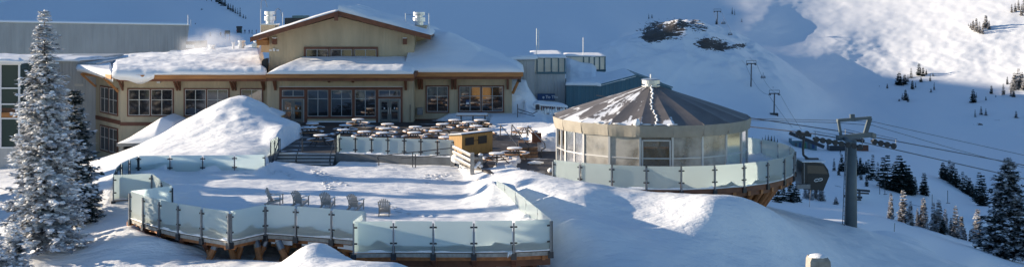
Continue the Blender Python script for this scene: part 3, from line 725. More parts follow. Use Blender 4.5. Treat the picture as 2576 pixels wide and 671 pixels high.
for a, b in ((709.5,765.5),(952.5,1007.5)):
    window(lodge, fC, fx(a), fx(b), Z(243), Z(226.5), 2, 0, frame=GREYFR, trim=.015)
    fr_ = MB(*fC); fr_.box(fx(a), fx(a+2), -.1, 0, 0, Z(248.5)); fr_.box(fx(b-2), fx(b), -.1, 0, 0, Z(248.5)); fr_.box(fx(a+2), fx(b-2), -.1, 0, Z(250), Z(248.5))
    df = fr_.build('door_frame', GREYFR, lodge)
    mid = (a+b)/2
    for p, q, hs in ((a+2.2, mid-.3, 1), (mid+.3, b-2.2, 0)):
        dd = MB(*fC); x0_, x1_ = fx(p), fx(q); g = .18
        dd.box(x0_, x1_, -.07, -.01, .02, Z(250.3)); d_ = dd.build('door', DOORM, lodge)
        MB(*fC).box(x0_+g, x1_-g, -.078, -.069, 1.12, Z(256)).box(x0_+g, x1_-g, -.078, -.069, .28, .95).build('pane', PANE, d_)
        hx_ = x1_-.08 if hs else x0_+.08
        MB(*fC).tube((hx_, -.13, .75), (hx_, -.13, 1.35), .022).build('handle', VENT, d_)
        MB(*fC).box((x0_+x1_)/2-.05, (x0_+x1_)/2+.05, -.083, -.079, 1.2, 1.34).build('notice', WHITE, d_)
for u in (693, 828, 888, 1021): bracket(lodge, fC, fx(u), zf-.3, 1.25 if u in (693,1021) else .55, 1.1, .22)
MB(*fC).box(fx(703), fx(1013), -.13, 0, Z(218.6), Z(217.6)).build('ledge_snow', SNOWC, lodge)
MB(*fC).box(fx(773), fx(946), -.16, -.0, 0, .09).box(fx(676), fx(702), -.3, 0, 0, .12).build('base_snow', SNOWC, lodge)
# --- right wing front
ZR = lambda v: ZZ(v, YR)
window(lodge, fR, X(1074,YR), X(1127,YR), ZR(281), ZR(218), 2, .62, frame=GREYFR)
o = window(lodge, fR, X(1156,YR), X(1265,YR), ZR(280), ZR(218), 2, .62, units=2, frame=GREYFR)
MB(*fR).box(X(1172,YR), X(1181,YR), -.07, -.062, ZR(263), ZR(251)).build('poster', SIGNB, lodge)
MB(*fR).box(X(1173,YR), X(1180,YR), -.076, -.071, ZR(262), ZR(257)).build('poster_panel', WHITE, lodge)
for u in (1055,1062,1138,1146,1277): bracket(lodge, fR, X(u,YR), zr-.36, 1.3, 1.3, .2)
WL().beam((X(1290,YR), YR-.05, zr-2.0), (B.x-.25, 109.6, zr-.35), .18, .2).build('brace', TIMBER, lodge)
WL().box(X(1042,YR), X(1284,YR), YR-.06, YR-.003, ZR(303)-.1, ZR(299)).build('belt_board', TRIM, lodge)
MB(*fR).tube((X(1032,YF)-.0, -2.1, .1), (X(1032,YF), -2.1, 1.6), .03).build('downpipe', STEEL, lodge)
MB(*fR).box(X(1050,YR), X(1064,YR), -.5, -.05, .5, 1.15).build('meter_box', GALV, lodge)
MB(*fR).tube((B.x-.35, -1.2, zr-.9), (B.x-.35, -1.2, zr-.55), .16).build('lamp', BLACK, lodge)
# --- upper windows
ZU = lambda v: ZZ(v, YU)
for a, b in ((770,826),(832,886),(892,947)): window(lodge, fU, X(a,YU), X(b,YU), ZU(150), ZU(124), 2, 0, frame=GREYFR, trim=.06)
MB(*fU).box(X(765,YU), X(951,YU), -.13, -.095, ZU(123), ZU(118)).box(X(765,YU), X(769,YU), -.13, -.095, ZU(150), ZU(123)).box(X(947.5,YU), X(951,YU), -.13, -.095, ZU(150), ZU(123)).build('window_surround', TRIM, lodge)
for u in (692, 1019):
    l_ = MB(*fU).box(X(u-5,YU), X(u+5,YU), -.38, -.0, ZU(112), ZU(97)).build('wall_lamp', TRIM, lodge); MB(*fU).box(X(u-5,YU), X(u+5,YU), -.38, 0, ZU(97)+.005, ZU(95)).build('snow', SNOWC, l_)
for u in (681, 690, 699): MB(*fU).box(X(u-3,YU), X(u+3,YU), -.2, -.003, ZU(129), ZU(122 if u == 690 else 124.5)).build('junction_box', WHITE, lodge)
arch = [(X(662,112.9), 112.2, ZZ(194,113)), (X(676,112.9), 112.2, ZZ(194,113)), (X(676,112.9), 112.2, ZZ(146,113))] + [(X(676-14*math.sin(PI/2*k/6)*1.0,112.9), 112.2, ZZ(146+9*(1-math.cos(PI/2*k/6)),113)) for k in range(1, 7)]
WL().prism(arch, (0, .7, 0)).build('arched_vent', BLACK, lodge)
MB(*fU).box(X(744,YU), X(775,YU), -.5, -.003, ZU(164), ZU(161)).build('cap_board', TRIM, lodge)
WL().box(X(640,YU), X(652,YU), 111.9, 112.3, ZZ(120,112), ZZ(110,112)).build('floodlight', VENT, lodge)
# chimney and vents
ch = WL().box(X(662,118), X(697,118), 117, 119, 6, ZZ(63,118)).build('chimney', SIDING, lodge)
WL().box(X(660,118), X(699,118), 116.9, 119.1, ZZ(63,118)+.003, ZZ(60,118)).build('chimney_cap', VENT, ch)
def fan(parent, u, vb, vt, Y, r, wc=None):
    m = wc if wc else WL(); x = X(u, Y); z0 = ZZ(vb, Y); h = ZZ(vt, Y)-z0
    m.lathe([(r*.7,0),(r*.7,h*.25),(r,h*.27),(r,h*.6),(r*.6,h*.62),(r*.6,h*.72),(r*.95,h*.74),(r*.95,h)], (x, Y, z0), 14)
    return m.build('exhaust_fan', VENT, parent, smooth=False)
fan(lodge, 679, 60, 29, 118, .55)
WL().path([(X(660,118),117.2,7.5),(X(660,118),117.2,10.2)],.03).path([(X(715,118),117.2,8.5),(X(715,118),117.2,9.9)],.03).build('mast', VENT, lodge)
WL().path([(X(657,118),118,10.2),(X(657,118),118,11.0),(X(661,118),118,11.15),(X(668,118),118,11.1),(X(672,118),118,10.4)],.03).path([(X(694,118),118,9.0),(X(694,118),118,10.1),(X(699,118),118,10.3),(X(706,118),118,10.1),(X(708,118),118,9.5)],.03).build('loop_pipe', GALV, lodge)
WL().box(X(1037,116), X(1074,116), 115, 117, 7.4, ZZ(64,116)).build('fan_curb', SIDING, lodge)
fan(lodge, 1054, 64, 31, 116, .6)
for u in (1020, 1079): WL().path([(X(u,115),115,7.5),(X(u,115),115,ZZ(34,115))],.03).build('mast', VENT, lodge)
WL().path([(X(1020,115),115,ZZ(38,115)),(X(1079,115),115,ZZ(36,115))],.015).build('wire', GALV, lodge)
WL().beam((X(1134,121),121,7.2),(X(1150,121),121,7.25),.25,.2).build('vent_hood', TIMBERD, lodge)
fan(lodge, 608, 122, 102, 128, .42); fan(lodge, 646, 120, 104, 128, .38); fan(lodge, 533, 134, 113, 129, .40)
WL().tube((X(587,128),128,5.4),(X(587,128),128,ZZ(110,128)),.13).tube((X(587,128),128,ZZ(110,128)),(X(587,128),128,ZZ(107,128)),.2).build('vent_pipe', WHITE, lodge)
WL().box(X(430,130), X(448,130), 129.5, 130.5, 4.8, ZZ(127,130)).build('roof_vent', WHITE, lodge)
WL().box(X(513,129), X(526,129), 128.5, 129.5, 4.8, ZZ(124,129)).build('roof_vent', WHITE, lodge)
WL().box(X(459,130), X(472,130), 129.5, 130.5, 4.8, ZZ(131,130)).build('roof_vent', WHITE, lodge)
# porch canopy with its heap of snow
pc = thing('entrance_canopy', (X(365,104), 104, -2.5), 'low entrance canopy under a peaked heap of snow beside the left wing', 'canopy')
m = at(pc); m.box(X(299,104), X(436,104), 103.4, 109.5, ZZ(366,104), ZZ(358,104)); m.build('canopy_slab', CONC, pc)
at(pc).box(X(299,104)+.1, X(312,104), 103.8, 109, -4.2, ZZ(366,104)-.003).build('canopy_wall', CONC, pc); at(pc).box(X(400,104), X(430,104), 103.8, 109, -4.2, ZZ(366,104)-.003).build('canopy_wall', CONC, pc)
V = []; nu, nv = 40, 20; x0, x1 = X(299,104), X(438,104)
for j in range(nv+1):
    for i in range(nu+1):
        s, t = i/nu, j/nv; x = x0+(x1-x0)*s; y = 103.3+6*t
        h = 2.0*max(0, min(s/.68, (1-s)/.10 if s > .9 else 1, 1))**1.05*min(1, t*2.6+.12)**.7 * (1-.28*max(0, (s-.68)/.32))
        V.append((x, y, ZZ(358,104)+.02+max(.0, h)*min(1, min(s, 1-s)*30+.05)+.05*fbm(x,y,.6,2)))
n1 = nu+1; at(pc).add(V + [(x0+(x1-x0)*i/nu, 103.4, ZZ(358,104)+.004) for i in range(n1)] + [(x1, 103.3+6*j/nv, ZZ(358,104)) for j in range(nv+1)],
  [(j*n1+i, j*n1+i+1, (j+1)*n1+i+1, (j+1)*n1+i) for j in range(nv) for i in range(nu)] + [(i, len(V)+i, len(V)+i+1, i+1) for i in range(nu)]
  + [(j*n1+nu, len(V)+n1+j, len(V)+n1+j+1, (j+1)*n1+nu) for j in range(nv)]).build('snow', SNOWR, pc, smooth=True)

# ================================================================== other buildings
gb = thing('grey_hall', (X(150,117),117,-4), 'grey ribbed metal hall joined to the left of the lodge behind the frosted trees', 'building')
at(gb).box(X(40,116.5), X(243,116.5), 116.5, 130, -4.5, ZZ(158,116.5)).build('wall', GREYCLAD, gb)
at(gb).box(X(200,116.4)-.5, X(200,116.4)+.35, 116.42, 116.49, ZZ(217,116.5), ZZ(211,116.5)).build('louvre', CREAM, gb)
at(gb).box(X(-60,116.5), X(198,116.5), 116.2, 130, ZZ(158,116.5)+.003, ZZ(151,116.5)).build('roof', GREYCLAD, gb)
m = at(gb); slab(gb, (X(-60,116),116,ZZ(152,116)), (X(200,116),116,ZZ(153,116)), (X(198,116.5)+.1,130.2,ZZ(146,130)), (X(-60,130),130,ZZ(142,130)), th=.30, amp=.08, seed=51)
st = thing('stair_tower', (X(10,109),109,-4), 'glazed stair tower with pale frames at the far left edge', 'building')
at(st).box(X(-80,109), X(52,109), 109, 116, ZZ(437,109), ZZ(372,109)).build('wall', GREYCLAD, st)
at(st).box(X(-80,109), X(52,109), 109.12, 116, ZZ(372,109)+.003, ZZ(160,109)).build('pane', PANEG, st)
m = at(st)
for u in (-40, 1, 48, 87): m.box(X(u,109)-.07, X(u,109)+.07, 108.95, 109.1, ZZ(372,109), ZZ(160,109))
for v in (162, 222, 262, 298, 371): m.box(X(-80,109), X(52,109), 108.96, 109.09, ZZ(v,109)-.06, ZZ(v,109)+.06)
m.build('frame', WHITE, st)
at(st).box(X(-80,109), X(48,109), 109.02, 109.11, ZZ(296,109), ZZ(283,109)).build('floor_beam', TIMBER, st)
for k in range(14): at(st).box(X(4+k*3.1,109), X(5.2+k*3.1,109), 109.08, 109.115, ZZ(283,109), ZZ(272,109)).build('baluster', TIMBERD, st) if k < 13 else None
at(st).box(X(-80,109), X(60,109), 108.6, 116, ZZ(160,109)+.003, ZZ(152,109)).build('roof', WHITE, st)
slab(st, (X(-80,108.6),108.6,ZZ(152,109)), (X(60,108.6),108.6,ZZ(154,109)), (X(60,116),116,ZZ(150,116)), (X(-80,116),116,ZZ(146,116)), th=.22, amp=.06, seed=52)
for u in (14, 36): at(st).box(X(u,109), X(u+8,109), 109.5, 110.1, -5, ZZ(437,109)-.003).build('column', CONC, st)
wh = thing('metal_warehouse', (X(200,150),150,-4), 'long windowless grey metal lift shed behind the left roof', 'building')
zt = ZZ(56,150)
m = at(wh); xe0, xe1 = X(467,150), X(476,150)
m.prism([(X(-150,150),150,-4),(xe0-.9,150,-4),(xe0,150,ZZ(137,150)),(xe1,150,ZZ(65,150)),(X(-150,150),150,ZZ(55,150))], (-3.6,12,0)); m.build('wall', BLUECLAD, wh)
at(wh).prism([(X(-150,150),149.9,ZZ(55,150)+.01),(xe1,149.9,ZZ(65,150)+.01),(xe1+.1,149.9,ZZ(63,150)),(X(-150,150),149.9,ZZ(53,150))], (-3.6,12,0)).build('roof_edge', VENT, wh)
at(wh).path([(X(473,152),152,7.6),(X(473,152),152,ZZ(38,152))],.05).path([(X(480,152),152,7.6),(X(480,152),152,ZZ(50,152))],.04).build('mast', WHITE, wh)
cb = thing('roof_control_hut', (X(482,146),146,2), 'small dark hut with a white band window beside the steam plume', 'hut')
at(cb).box(X(466,146),X(500,146),146,150,0,ZZ(124,146)).build('wall', STEEL, cb); at(cb).box(X(468,146),X(489,146),145.9,145.99,ZZ(122,146),ZZ(113,146)).build('window', WHITE, cb)
at(cb).box(X(468,146),X(500,146),146,150,ZZ(124,146)+.003,ZZ(105,146)).build('upper_wall', STEEL, cb)

an = thing('clerestory_annex', (X(1400,121),121,0), 'grey ribbed annex with two frosted clerestory bands right of the lodge', 'building')
Ya = 120.0; Yb = 131.0
at(an).box(X(1344,Ya), X(1422,Ya), Ya, Ya+14, -1, ZZ(184,Ya)).build('wall', GREYCLAD, an)
m = at(an); m.box(X(1338,Ya), X(1424,Ya), Ya-.15, Ya+13, ZZ(147,Ya), ZZ(144.5,Ya)); m.box(X(1350,Ya), X(1424,Ya), Ya-.12, Ya+.1, ZZ(186,Ya), ZZ(181,Ya))
for u in (1351,1369,1387,1405,1421): m.box(X(u,Ya)-.07, X(u,Ya)+.07, Ya-.1, Ya+.1, ZZ(181,Ya), ZZ(147,Ya))
m.build('frame', TEALT, an)
at(an).box(X(1344,Ya), X(1421,Ya), Ya+.02, Ya+13, ZZ(183,Ya), ZZ(147,Ya)-.01).build('pane', FROST, an)
at(an).box(X(1430,Yb), X(1522,Yb), Yb, Yb+6, -1, ZZ(178,Yb)).build('wall', GREYCLAD, an)
m = at(an); m.box(X(1420,Yb), X(1524,Yb), Yb-.15, Yb+6, ZZ(144,Yb), ZZ(141.5,Yb)); m.box(X(1467,Yb), X(1524,Yb), Yb-.12, Yb+.1, ZZ(180,Yb), ZZ(175,Yb))
for u in (1468,1482,1495,1508,1522): m.box(X(u,Yb)-.07, X(u,Yb)+.07, Yb-.1, Yb+.1, ZZ(175,Yb), ZZ(144,Yb))
m.build('frame', TEALT, an)
at(an).box(X(1430,Yb), X(1522,Yb), Yb+.02, Yb+6, ZZ(178,Yb)+.003, ZZ(144,Yb)-.01).build('pane', FROST, an)
slab(an, (X(1226,118),118.6,ZZ(150,118.6)), (X(1345,118.6),118.6,ZZ(149,118.6)), (X(1420,132),132,ZZ(143,132)), (X(1226,132),132,ZZ(143,132)), th=.35, amp=.08, seed=61)
slab(an, (X(1338,119.9),119.87,ZZ(144.5,120)+.01), (X(1424,119.9),119.87,ZZ(144.5,120)+.01), (X(1424,119.9),133,ZZ(144.5,120)+.01), (X(1338,119.9),133,ZZ(144.5,120)+.01), th=.14, amp=.03, seed=62)
slab(an, (X(1420,Yb),Yb-.13,ZZ(141.5,Yb)+.01), (X(1524,Yb),Yb-.13,ZZ(141.5,Yb)+.01), (X(1524,Yb),Yb+6,ZZ(141.5,Yb)+.01), (X(1420,Yb),Yb+6,ZZ(141.5,Yb)+.01), th=.12, amp=.02, seed=67)
slab(an, (X(1424,119),119,ZZ(218,119)), (X(1500,119),119,ZZ(214,119)), (X(1500,131),130.8,ZZ(176,131)), (X(1424,130),130.8,ZZ(150,131)), th=.3, amp=.15, seed=63)
an2 = at(an); an2.box(X(1226,119), X(1345,119), 119, 132, -1, ZZ(152,119)); an2.build('wall', GREYCLAD, an)
for u, v0, v1 in ((1350, 150, 72), (1467, 141, 95)):
    Yq = 121 if u == 1350 else 131
    m = at(an); m.path([(X(u,Yq),Yq,ZZ(v0,Yq)),(X(u,Yq),Yq,ZZ(v1,Yq))],.035)
    if u == 1350: m.path([(X(u+5,Yq),Yq,ZZ(125,Yq)),(X(u+5,Yq),Yq,ZZ(76,Yq))],.03).path([(X(u,Yq),Yq,ZZ(100,Yq)),(X(u+5,Yq),Yq,ZZ(100,Yq))],.02).path([(X(u,Yq),Yq,ZZ(105,Yq)),(X(u+5,Yq),Yq,ZZ(105,Yq))],.02)
    m.build('antenna', VENT, an)
tb = thing('teal_shed', (X(1520,118),118,0), 'dark teal ribbed shed with a gabled end behind the round pavilion', 'building')
Yt = 118.0
at(tb).box(X(1425,Yt), X(1510,Yt), Yt, Yt+10, -3, ZZ(214,Yt)).build('wall', TEAL, tb)
at(tb).prism([(X(1510,Yt)+.003,Yt,-3),(X(1690,Yt),Yt,-3),(X(1690,Yt),Yt,ZZ(222,Yt)),(X(1603,Yt),Yt,ZZ(191,Yt)),(X(1510,Yt)+.003,Yt,ZZ(215,Yt))], (0,12,0)).build('wall', TEAL, tb)
at(tb).beam((X(1508,Yt),Yt-.08,ZZ(214,Yt)+.02),(X(1603,Yt),Yt-.08,ZZ(190,Yt)+.05),.14,.12).beam((X(1603,Yt),Yt-.08,ZZ(190,Yt)+.05),(X(1692,Yt),Yt-.08,ZZ(221,Yt)+.05),.14,.12).build('barge_board', TEALT, tb)
slab(tb, (X(1425,Yt)-.1,Yt-.1,ZZ(213,Yt)), (X(1512,Yt),Yt-.1,ZZ(214,Yt)), (X(1600,Yt+12),Yt+12,ZZ(191,Yt+12)), (X(1430,Yt+12),Yt+12,ZZ(186,Yt+12)), th=.3, amp=.08, seed=64)
slab(tb, (X(1512,Yt),Yt-.02,ZZ(214,Yt)), (X(1600,Yt),Yt-.02,ZZ(191,Yt)), (X(1602,Yt),Yt+12,ZZ(191,Yt)), (X(1512,Yt),Yt+12,ZZ(214,Yt)), th=.14, amp=.03, seed=65)
# sign
sg = thing('welcome_sign', (X(1385,119.6),119.6,ZZ(244,119.6)), 'dark blue sign with white lettering on the grey annex wall', 'sign')
at(sg).box(X(1352,119.6), X(1396,119.6), 119.6, 119.75, ZZ(252,119.6), ZZ(236,119.6)).build('sign_board', SIGNB, sg)
def text(root, body, loc, size, m, rot=(PI/2, 0, 0), name='lettering'):
    c = bpy.data.curves.new(name, 'FONT'); c.body = body; c.size = size; c.extrude = .008; c.offset = .008; c.align_x = 'LEFT'
    o_ = bpy.data.objects.new('tmp', c); C.objects.link(o_); bpy.context.view_layer.update()
    me_ = bpy.data.meshes.new_from_object(o_); C.objects.unlink(o_); bpy.data.objects.remove(o_)
    me_.materials.clear(); me_.materials.append(m); t = bpy.data.objects.new(name, me_); C.objects.link(t)
    t.parent = root; t.location = Vector(loc)-Vector(root.location); t.rotation_euler = rot; return t
text(sg, 'e To The', (X(1364.5,119.55), 119.58, ZZ(247.5,119.6)), .42, WHITE)
# snow-laden timber fence by the annex
fe = thing('slatted_fence', (X(1398,112),112,0), 'brown slatted fence packed with snow under a deep snow cap below the blue sign', 'fence')
for k in range(14):
    u = 1362+k*4.6; at(fe).box(X(u,112)-.05, X(u,112)+.06, 112, 112.1, ZZ(289-k*.25,112), ZZ(264,112)).build('slat', TRIM, fe)
at(fe).box(X(1358,112), X(1427,112), 112.1, 112.2, ZZ(268,112), ZZ(265,112)).build('rail', TIMBERD, fe)
m = at(fe)
for k in range(9): m.blob((X(1365+k*6.6,112), 112.0, ZZ(284-(k%3)*3,112)), .16, .16, .28+.1*(k%2), seed=k)
m.build('packed_snow', SNOWC, fe, smooth=True)
slab(fe, (X(1343,111.7),111.6,ZZ(263,111.7)), (X(1428,111.7),111.6,ZZ(269,111.7)), (X(1426,113),113.2,ZZ(267,113)), (X(1338,113),113.2,ZZ(258,113)), th=.26, amp=.05, seed=66)
ub = thing('utility_box', (X(1351,110.5),110.5,ZZ(274,110.5)), 'small dark utility box half buried in the drift right of the lodge', 'utility box')
at(ub).box(X(1347,110.5), X(1357,110.5), 110.3, 110.7, ZZ(276,110.5), ZZ(262,110.5)).build('body', STEEL, ub)
at(ub).box(X(1346.5,110.5), X(1357.5,110.5), 110.25, 110.75, ZZ(262,110.5)+.003, ZZ(260.5,110.5)).build('snow', SNOWC, ub)
gr_ = thing('pipe_rail', (X(1330,106),106,.8), 'dark pipe handrail leaning across the blue drift right of the lodge', 'railing')
at(gr_).path([(X(1302,107),107,ZZ(262,107)),(X(1302,107),107,ZZ(295,107))],.035).path([(X(1302,107),107,ZZ(274,107)),(X(1340,106),106,ZZ(286,106)),(X(1352,106),106,ZZ(280,106))],.035).path([(X(1302,107),107,ZZ(282,107)),(X(1345,106),106,ZZ(292,106))],.03).build('rail', STEEL, gr_)

# ================================================================== patio, wall, steps
pt = bpy.data.materials.new('patio_surface'); pt.use_nodes = True
nt, N, L_ = nodes(pt); b = N['Principled BSDF']; b.inputs['Roughness'].default_value = .7
g = N.new('ShaderNodeNewGeometry'); mp = N.new('ShaderNodeMapping'); L_.new(g.outputs['Position'], mp.inputs[0]); mp.inputs['Scale'].default_value = (.6, 1.4, 1)
n = N.new('ShaderNodeTexNoise'); n.inputs['Scale'].default_value = .45; n.inputs['Detail'].default_value = 7; n.inputs['Roughness'].default_value = .62; L_.new(mp.outputs[0], n.inputs['Vector'])
r = N.new('ShaderNodeValToRGB'); r.color_ramp.elements[0].position = .57; r.color_ramp.elements[1].position = .65
r.color_ramp.elements[0].color = (.05, .042, .038, 1); r.color_ramp.elements[1].color = (.75, .77, .8, 1); L_.new(n.outputs[0], r.inputs[0]); L_.new(r.outputs[0], b.inputs['Base Color'])
bp = N.new('ShaderNodeBump'); bp.inputs['Distance'].default_value = .03; L_.new(n.outputs[0], bp.inputs['Height']); L_.new(bp.outputs[0], b.inputs['Normal'])
m = MB(); m.prism([(-17.2,87.0,-.3),(-12.55,87.0,-.3),(-12.55,86.5,-.3),(-4.1,84.2,-.3),(-2.4,80.0,-.3),(-1.2,76.2,-.3),(2.4,73.0,-.3),(9,80,-.3),(9,104,-.3),(1,112,-.3),(-23,112,-.3),(-23,100,-.3),(-17.2,99,-.3)], (0,0,.3))
o = m.build('patio', pt); struct(o, 'dark paved patio with wind-blown snow patches')
rw = thing('retaining_wall', (X(980,85.5),85.5,-1), 'grey concrete retaining wall below the patio glass screens', 'wall')
W0 = Vector((-12.55,86.42,0)); W1 = Vector((-4.1,84.05,0))
d = (W1-W0).normalized(); nn_ = Vector((d.y,-d.x,0))
m = at(rw); m.prism([W0+Vector((0,0,-1.2)), W1+Vector((0,0,-1.2)), W1-nn_*.25+Vector((0,0,-1.2)), W0-nn_*.25+Vector((0,0,-1.2))], (0,0,1.26)); m.prism([W0+Vector((0,.01,-1.2)), W0+Vector((0,1.6,-1.2)), W0+Vector((-.25,1.6,-1.2)), W0+Vector((-.25,.01,-1.2))], (0,0,1.26)); m.build('wall', CONC, rw)
m = at(rw)
V = []; Fc = []
for k in range(61):
    p = W0.lerp(W1, k/60); h = .06+.14*max(0, fbm(k*.21,1,1,1)+.25)
    for o_, z_ in ((.01,.062),(.02,.06+h*.7),(-.1,.06+h),(-.24,.062)): V.append((p.x+nn_.x*o_, p.y+nn_.y*o_, z_))
m.add(V, [(j*4+i, j*4+i+1, (j+1)*4+i+1, (j+1)*4+i) for j in range(60) for i in range(3)])
m.build('snow', SNOWC, rw, smooth=True)
stp = thing('concrete_steps', (-14.8,85.5,-1), 'wide grey steps between the patio and the snowy terrace', 'steps')
for k in range(5):
    at(stp).box(-17.0, -12.85, 87.0-.42*(5-k)+.0, 87.0, -1.0+.0+(k)*.19+(.002), -1.0+(k+1)*.19).build('tread', CONC, stp)
m = at(stp)
for k in range(5):
    y0 = 87.0-.42*(5-k); z0 = -1.0+(k+1)*.19
    m.box(-16.98, -12.87, y0+.24, y0+.41, z0+.003, z0+.03)
m.build('snow', SNOWC, stp)
m = at(stp); m.box(-17.3,-17.02,84.6,87.6,-1.2,.1); m.build('side_wall', CONC, stp)
def handrail(name, pts, r=.035, label='', posts=(), matl=STEEL):
    h = thing(name, pts[0], label, 'handrail'); at(h).path(pts, r).build('rail', matl, h)
    for q in posts: at(h).path([q, (q[0], q[1], q[2]-q[3] if len(q) > 3 else q[2]-.9)] if False else [tuple(q[:3]), (q[0], q[1], q[2]-(q[3] if len(q) > 3 else .9))], r).build('post', matl, h)
    return h
for x, lab in ((-15.35,'bent pipe handrail in the middle of the wide steps'),(-12.95,'bent pipe handrail at the right side of the wide steps'),(-17.0,'bent pipe handrail at the left side of the wide steps')):
    handrail('step_handrail', [(x,84.6,-.25),(x,84.9,.0),(x,87.0,.95),(x,87.5,.95)], label=lab, posts=[(x,84.9,.0,.95),(x,87.4,.95,.95)], r=.04)

# ================================================================== glass railings
def mirror_mesh(obj_, parent): return obj_
def railing(name, pts, z0, z1, label, gap=.12, post=True, outward=-1, fascia=None, clampz=(.28,.80), end_posts=(True, True), bolts=True, split=None):
    root = thing(name, (pts[0][0], pts[0][1], z0), label, 'glass railing')
    P2 = [Vector((p[0], p[1], 0)) for p in pts]
    if split:
        Q = [P2[0]]
        for a, b in zip(P2[:-1], P2[1:]):
            n_ = max(1, round((b-a).length/split))
            for k in range(n_): Q.append(a.lerp(b, (k+1)/n_))
        P2 = Q
    for a, b in zip(P2[:-1], P2[1:]):
        d = (b-a); l = d.length; d.normalize(); n_ = Vector((d.y, -d.x, 0))*outward
        g0 = a+d*gap*.5; g1 = b-d*gap*.5
        tl = random.uniform(-.012, .012)
        m = at(root); m.prism([g0+Vector((0,0,z0)), g1+Vector((0,0,z0)), g1+Vector((0,0,z1+tl)), g0+Vector((0,0,z1+tl))], n_*.016); gp_ = m.build('glass_panel', FROST, root)
        n_s = max(6, int(l/.09)); V = []
        for k in range(n_s+1):
            p = g0.lerp(g1, k/n_s); hh = .025+.13*max(0, fbm(p.x*1.0, p.y*1.0, 1.3, 6)+.12)
            for o_, zq in ((.018, z0-.03), (.05, z0+hh*.35), (.022, z0+hh)): V.append(tuple(p+n_*o_+Vector((0,0,zq))))
        at(root).add(V, [(k*3+i, (k+1)*3+i, (k+1)*3+i+1, k*3+i+1) for k in range(n_s) for i in range(2)]).build('snow', SNOWC, gp_, smooth=True)
    for k, a in enumerate(P2):
        if not post: break
        if k == 0 and not end_posts[0]: continue
        if k == len(P2)-1 and not end_posts[1]: continue
        if k == 0: d = P2[1]-a
        elif k == len(P2)-1: d = a-P2[-2]
        else: d = P2[k+1]-P2[k-1]
        d = d.normalized(); n_ = Vector((d.y, -d.x, 0))*outward
        if k == 0: a = a+d*.03
        if k == len(P2)-1: a = a-d*.03
        c = a+n_*.06
        m = at(root); m.beam(c+Vector((0,0,z0-.32)), c+Vector((0,0,z1-.1)), .075 if bolts else .05, .10 if bolts else .06, up=n_); po = m.build('post', GALV if bolts else STEEL, root)
        if bolts: m = at(root); m.beam(c+n_*.01+Vector((0,0,z0-.38)), c+n_*.01+Vector((0,0,z0-.08)), .26, .12, up=n_); m.build('bracket', STEEL, po)
        for cz in clampz:
            zc = z0+(z1-z0)*cz
            m = at(root)
            s0 = -.17 if k > 0 else -.02; s1 = .17 if k < len(P2)-1 else .02
            m.beam(a+d*s0+n_*.035+Vector((0,0,zc)), a+d*s1+n_*.035+Vector((0,0,zc)), .05, .075); m.build('clamp', STEEL, po)
    return root
ZD = -.88; ZT = .60
railing('glass_railing', back_pts, -.55, ZT, 'straight frosted glass railing along the foot of the big snow drift', bolts=False)
railing('glass_railing', curve_pts, ZD, ZT, 'curving frosted glass railing at the upper left end of the terrace', outward=-1, bolts=False)
railing('glass_railing', lobe_pts, ZD, ZT, 'single wide glass pane at the left tip of the terrace', outward=1)
railing('glass_railing', notch_pts, ZD, ZT, 'short glass railing in the left notch of the terrace', outward=1, bolts=False)
railing('glass_railing', left_pts, ZD, ZT, 'single glass pane turning back from the left front corner of the terrace', outward=-1, bolts=False, end_posts=(True, False))
railing('glass_railing', front_pts, ZD, ZT, 'curving row of pale glass panes along the left front of the terrace', outward=1)
railing('glass_railing', step_pts, ZD, ZT, 'slanting glass pane where the front of the terrace steps back', outward=1)
railing('glass_railing', mid_pts, ZD, ZT, 'three glass panes in front of the wooden armchairs', outward=1)
railing('glass_railing', ret_pts, ZD, ZT, 'narrow glass pane linking the middle and the right front railing', outward=1, bolts=False, end_posts=(True, False))
railing('glass_railing', fr_pts, ZD, ZT, 'row of five wide glass panes nearest the viewer', outward=1)
railing('glass_railing', side_pts, ZD, ZT, 'receding glass railing on the right side of the terrace', outward=1, bolts=False)
up0 = W0 - nn_*.12; up1 = W1 - nn_*.12
railing('patio_glass_screen', [(up0.x, up0.y), (up1.x, up1.y)], .10, 1.28, 'glass screen with dark posts on top of the concrete retaining wall', split=1.32, outward=1, bolts=False, clampz=(.2,.85))
railing('patio_glass_screen', [(-12.68,88.0),(-12.68,86.45)], .10, 1.28, 'short glass return beside the top of the steps', split=.8, outward=1, bolts=False)
railing('patio_glass_screen', [(-17.2,84.7),(-17.2,87.6)], -.55, 1.15, 'glass screen at the left side of the steps, half in the drift', split=1.4, outward=1, bolts=False)
# ramp handrails
handrail('ramp_handrail', [(X(953,84.3),84.3,-.85),(X(953,84.3),84.3,-.12),(X(949,84.3),84.3,-.02),(X(950,84.3),84.3,.12),(X(1142,82.6),82.6,.93),(X(1148,82.6),82.6,.9),(X(1148,82.6),82.6,.6),(X(1140,82.6),82.6,.5)], label='long dark pipe handrail rising along the ramp by the retaining wall', r=.035, posts=[(X(1038,83.6),83.6,.5,1.3),(X(1045,83.5),83.5,.35,1.2)])
handrail('ramp_handrail', [(X(1010,83.8),83.8,.05),(X(1150,82.0),82.0,.55),(X(1162,81.9),81.9,.55),(X(1163,81.9),81.9,.2)], label='lower pipe handrail ending in a loop by the log fence', r=.035)
